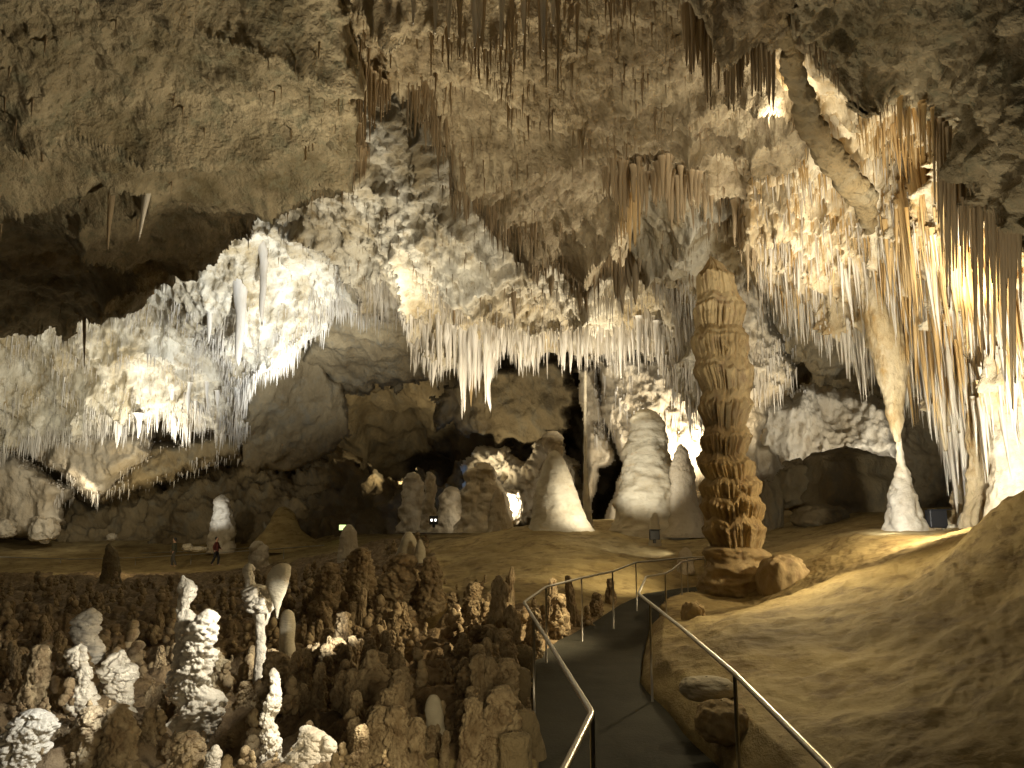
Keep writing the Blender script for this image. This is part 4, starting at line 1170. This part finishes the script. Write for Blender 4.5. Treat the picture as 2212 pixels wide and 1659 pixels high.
for k, (x, y, w, h_, Yv, lab) in enumerate([(10, 1140, 44, 34, 58, 'pale rounded rock at the far wall foot'), (95, 1142, 46, 44, 58, 'ribbed pale rock under the lit leg of the far wall'),                                           (405, 1182, 18, 12, 52, 'small bright white rock on the far trail'), (430, 1186, 30, 9, 52, 'low pale rock next to the small bright white one'), (242, 1160, 16, 12, 56, 'little white crystal lump beyond the far railing'),
                                          (1105, 1095, 40, 60, 38, 'brightly lit rock in the gap beside the pale cone')]):
    boulder('boulder', x, y, w, h_, Yv, M_PALE if k > 1 else M_WALL, lab, 620 + k, .32)

# ------------------------------------------------------------------ railings
def railing(label, pts, posts, r=.0185, foot=None, group=None):
    p = np.array([P(*q) for q in pts])
    org = np.array([p[:, 0].mean(), p[:, 1].mean(), 0])
    e = empty('handrail', org, label, 'railing', group)
    d = np.r_[0, np.cumsum(np.linalg.norm(np.diff(p, axis=0), axis=1))]
    q = []
    for i in range(len(p)):                      # round the corners a little
        if 0 < i < len(p) - 1:
            a = p[i] + (p[i - 1] - p[i]) * min(.3, .07 / np.linalg.norm(p[i - 1] - p[i]))
            b = p[i] + (p[i + 1] - p[i]) * min(.3, .07 / np.linalg.norm(p[i + 1] - p[i]))
            q += [a, (a + b) / 4 + p[i] / 2, b]
        else:
            q.append(p[i])
    sweep('rail', q, [r] * len(q), M_STEEL, 12, e, None, org)
    for (x, Yv, z0) in posts:
        # top of the post where the rail passes that distance
        k = int(np.argmin(np.abs(p[:-1, 1] + p[1:, 1] - 2 * Yv)))
        best = None
        for a, b in zip(p[:-1], p[1:]):
            for t in np.linspace(0, 1, 60):
                c = a + (b - a) * t
                sx = 1106 + FPX * c[0] / c[1]
                s = abs(sx - x) * .01 + abs(c[1] - Yv)
                if best is None or s < best[0]:
                    best = (s, c)
        c = best[1]
        zb = floor_z(c[0], c[1]) - .05 if z0 is None else z0
        sweep('post', [c, (c[0], c[1], (c[2] + zb) / 2), (c[0], c[1], zb)], [r * .8] * 3, M_STEEL, 10, e, None, org)
    return e


railing('steel handrail with a sharp bend on the pit side of the dark path',
        [(1120, 1860, 2.7), (1220, 1659, 3.6), (1279, 1540, 4.58), (1132, 1301, 10.1), (1179, 1268, 11.75), (1256, 1248.6, 13.7), (1323, 1234.5, 15.1), (1374, 1215, 17.75), (1484, 1204.7, 19.5), (1545, 1202, 20.5)],
        [(1272, 4.6, -.05), (1153, 8.6, -.1), (1179, 11.75, -.1), (1256, 13.7, -.1), (1323, 15.1, -.1), (1374, 17.7, -.1), (1484, 19.5, -.1)])
railing('steel handrail running between the dark path and the slope',
        [(1900, 1790, 2.9), (1791, 1659, 3.6), (1587, 1455, 5.7), (1469, 1354, 7.96), (1379.5, 1283, 10.2), (1395.5, 1246, 13.9), (1437, 1239, 14.7), (1452, 1231, 15.5), (1471, 1215, 17.7), (1499, 1208.6, 18.8), (1545, 1205.5, 19.6)],
        [(1587, 5.7, -.05), (1396, 9.5, -.1), (1437, 14.7, -.1), (1471, 17.7, -.1), (1520, 19.2, -.1)])
railing('thin far railing in front of two walkers on the far trail', [(-60, 1201, 53), (153, 1208, 53), (312, 1204, 53), (427, 1197, 53), (533, 1190, 52), (700, 1178, 50)], [(-10, 53, None), (152, 53, None), (312, 53, None), (429, 53, None), (600, 51, None)], .03)
railing('thin far railing behind the walkers on the far trail', [(-60, 1192, 58), (230, 1198, 58), (430, 1190, 57), (560, 1182, 56)], [(60, 58, None), (340, 57, None)], .03)
railing('far railing passing behind the smooth bell-shaped mound', [(410, 1156, 64), (520, 1157, 64), (700, 1147, 62), (860, 1156, 58)], [(497, 64, None), (690, 62, None), (790, 60, None)], .035)
railing('thin railing on the low trail behind the slope and alcove boulders', [(1650, 1175, 30), (1713, 1166, 28), (1760, 1156, 28), (1870, 1146, 29)], [(1675, 29, None), (1765, 28, None)], .025)
railing('thin railing under the dark hole of the alcove', [(1640, 1108, 38), (1770, 1108, 38), (1900, 1114, 36)], [(1668, 38, None), (1764, 38, None), (1772, 38, None)], .025)


# ------------------------------------------------------------------ walkers on the far trail
SKIN = plain('skin', (.45, .28, .2), .6)


def tube_body(e, name, chains, mat):
    """one mesh of joined tapering limbs"""
    vs, fs, ts, off = [], [], [], 0
    for pts, rad in chains:
        tmp = sweep('tmp', pts, rad, mat, 12, None, None, None, True, .9, 14)
        me = tmp.data
        n = len(me.vertices)
        co = np.empty(n * 3, np.float32)
        me.vertices.foreach_get('co', co)
        q = [tuple(i + off for i in p.vertices) for p in me.polygons]
        vs.append(co.reshape(-1, 3))
        fs += [p for p in q if len(p) == 4]
        ts += [p for p in q if len(p) == 3]
        off += n
        bpy.data.objects.remove(tmp)
        bpy.data.meshes.remove(me)
    o = mk(name, np.concatenate(vs), fs, mat, e, ts)
    m = o.modifiers.new('blend', 'REMESH')
    m.mode = 'VOXEL'
    m.voxel_size = .018
    m.use_smooth_shade = True
    return o


def walker(x, y, Yv, top, legs, label, face=1):
    e = empty('person', P(x, y, Yv), label, 'person', 'walkers on the far trail')
    f = face
    tube_body(e, 'body', [([(0, 0, .95), (0, 0, 1.3), (0, 0, 1.45), (0, 0, 1.54)], [.12, .12, .10, .055]), ([(.01 * f, 0, 1.52), (.02 * f, 0, 1.6), (.03 * f, 0, 1.68), (.02 * f, 0, 1.76)], [.06, .095, .10, .05]),
                          ([(0, .17, 1.40), (.10 * f, .22, 1.14), (.26 * f, .19, 1.00), (.32 * f, .18, .98)], [.06, .045, .035, .03]), ([(0, -.17, 1.40), (-.10 * f, -.22, 1.14), (-.02 * f, -.22, .92), (0, -.22, .84)], [.06, .045, .035, .03]),
                          ([(0, .09, .95), (.16 * f, .10, .50), (.12 * f, .10, .05), (.25 * f, .10, .04)], [.09, .06, .045, .04]), ([(0, -.09, .95), (-.02 * f, -.10, .50), (-.22 * f, -.10, .10), (-.10 * f, -.10, .03)], [.09, .06, .045, .04])], SKIN)
    tube_body(e, 'top', [([(0, 0, .88), (0, 0, 1.1), (0, 0, 1.35), (0, 0, 1.48)], [.17, .165, .17, .09]), ([(0, .15, 1.42), (.10 * f, .22, 1.14), (.22 * f, .20, 1.03)], [.085, .068, .055]), ([(0, -.15, 1.42), (-.10 * f, -.22, 1.14), (-.04 * f, -.22, .98)], [.085, .068, .055])], top)
    tube_body(e, 'trousers', [([(0, 0, .98), (0, 0, .86)], [.155, .15]), ([(0, .09, .92), (.16 * f, .10, .50), (.12 * f, .10, .08)], [.11, .085, .07]), ([(0, -.09, .92), (-.02 * f, -.10, .50), (-.22 * f, -.10, .12)], [.11, .085, .07])], legs)
    tube_body(e, 'hair', [([(-.03 * f, 0, 1.60), (-.02 * f, 0, 1.70), (0, 0, 1.79)], [.085, .112, .06])], M_BLACK)
    return e


walker(465, 1222, 50, plain('red_cloth', (.09, .015, .012), .8), plain('dark_cloth', (.012, .012, .014), .8), 'person in a red top and dark trousers on the far trail', 1)
walker(374, 1224, 50, plain('olive_cloth', (.05, .05, .03), .8), plain('grey_cloth', (.06, .055, .045), .8), 'person in a dark olive top and grey trousers on the far trail', -1)

# ------------------------------------------------------------------ lamps and sign
M_GLOW = plain('lamp_lens', (.9, .9, .85), .2, 0, (1, .95, .85), 2.5)


def fixture(x, y, Yv, size, label, lit=True, rot=0):
    c = P(x, y, Yv)
    e = empty('flood_lamp', c, label, 'lamp')
    e.rotation_euler = (0, 0, rot)
    s = size

    def box(nm, cx, cy, cz, dx, dy, dz, m):
        v = np.array([(i, j, k) for k in (-1, 1) for j in (-1, 1) for i in (-1, 1)], float) * [dx / 2, dy / 2, dz / 2] + [cx, cy, cz]
        o = mk(nm, v, [(0, 2, 3, 1), (4, 5, 7, 6), (0, 1, 5, 4), (2, 6, 7, 3), (0, 4, 6, 2), (1, 3, 7, 5)], m, e, None, False)
        b = o.modifiers.new('edge', 'BEVEL')
        b.width = s * .06
        b.segments = 2
        return o
    box('housing', 0, 0, s * .5, s, s * .6, s, M_BLACK)
    box('bracket', 0, s * .1, -s * .1, s * .3, s * .3, s * .5, M_BLACK)
    if lit:
        box('lens', -s * .22, -s * .31, s * .5, s * .22, s * .05, s * .25, M_GLOW)
        box('lens', s * .22, -s * .31, s * .5, s * .22, s * .05, s * .25, M_GLOW)
    else:
        box('visor', 0, -s * .4, s * 1.02, s * 1.1, s * .5, s * .06, M_BLACK)
    return e


fixture(937, 1133, 38, .42, 'small black twin-lens flood lamp under the slender ringed stalagmite')
fixture(1414, 1166, 24, .30, 'small black lamp on the ground below the largest dome', False)
fixture(2024, 1140, 18.7, .42, 'black lamp box standing behind the rubble on the slope', False)
e = empty('lit_sign', P(742, 1147, 56), 'small glowing yellow-green sign panel beyond the far railing', 'sign')


def panel(nm, w, h_, d, z, y, m):
    v = np.array([(i, j, k) for k in (-1, 1) for j in (-1, 1) for i in (-1, 1)], float) * [w / 2, d / 2, h_ / 2] + [0, y, z]
    return mk(nm, v, [(0, 2, 3, 1), (4, 5, 7, 6), (0, 1, 5, 4), (2, 6, 7, 3), (0, 4, 6, 2), (1, 3, 7, 5)], m, e, None, False)


panel('face', .60, .36, .04, .25, -.05, plain('sign_glow', (.6, .8, .3), .4, 0, (.75, 1, .35), 1.1))
panel('frame', .70, .46, .06, .25, 0, M_BLACK)
panel('post', .06, .5, .06, -.22, 0, M_BLACK)
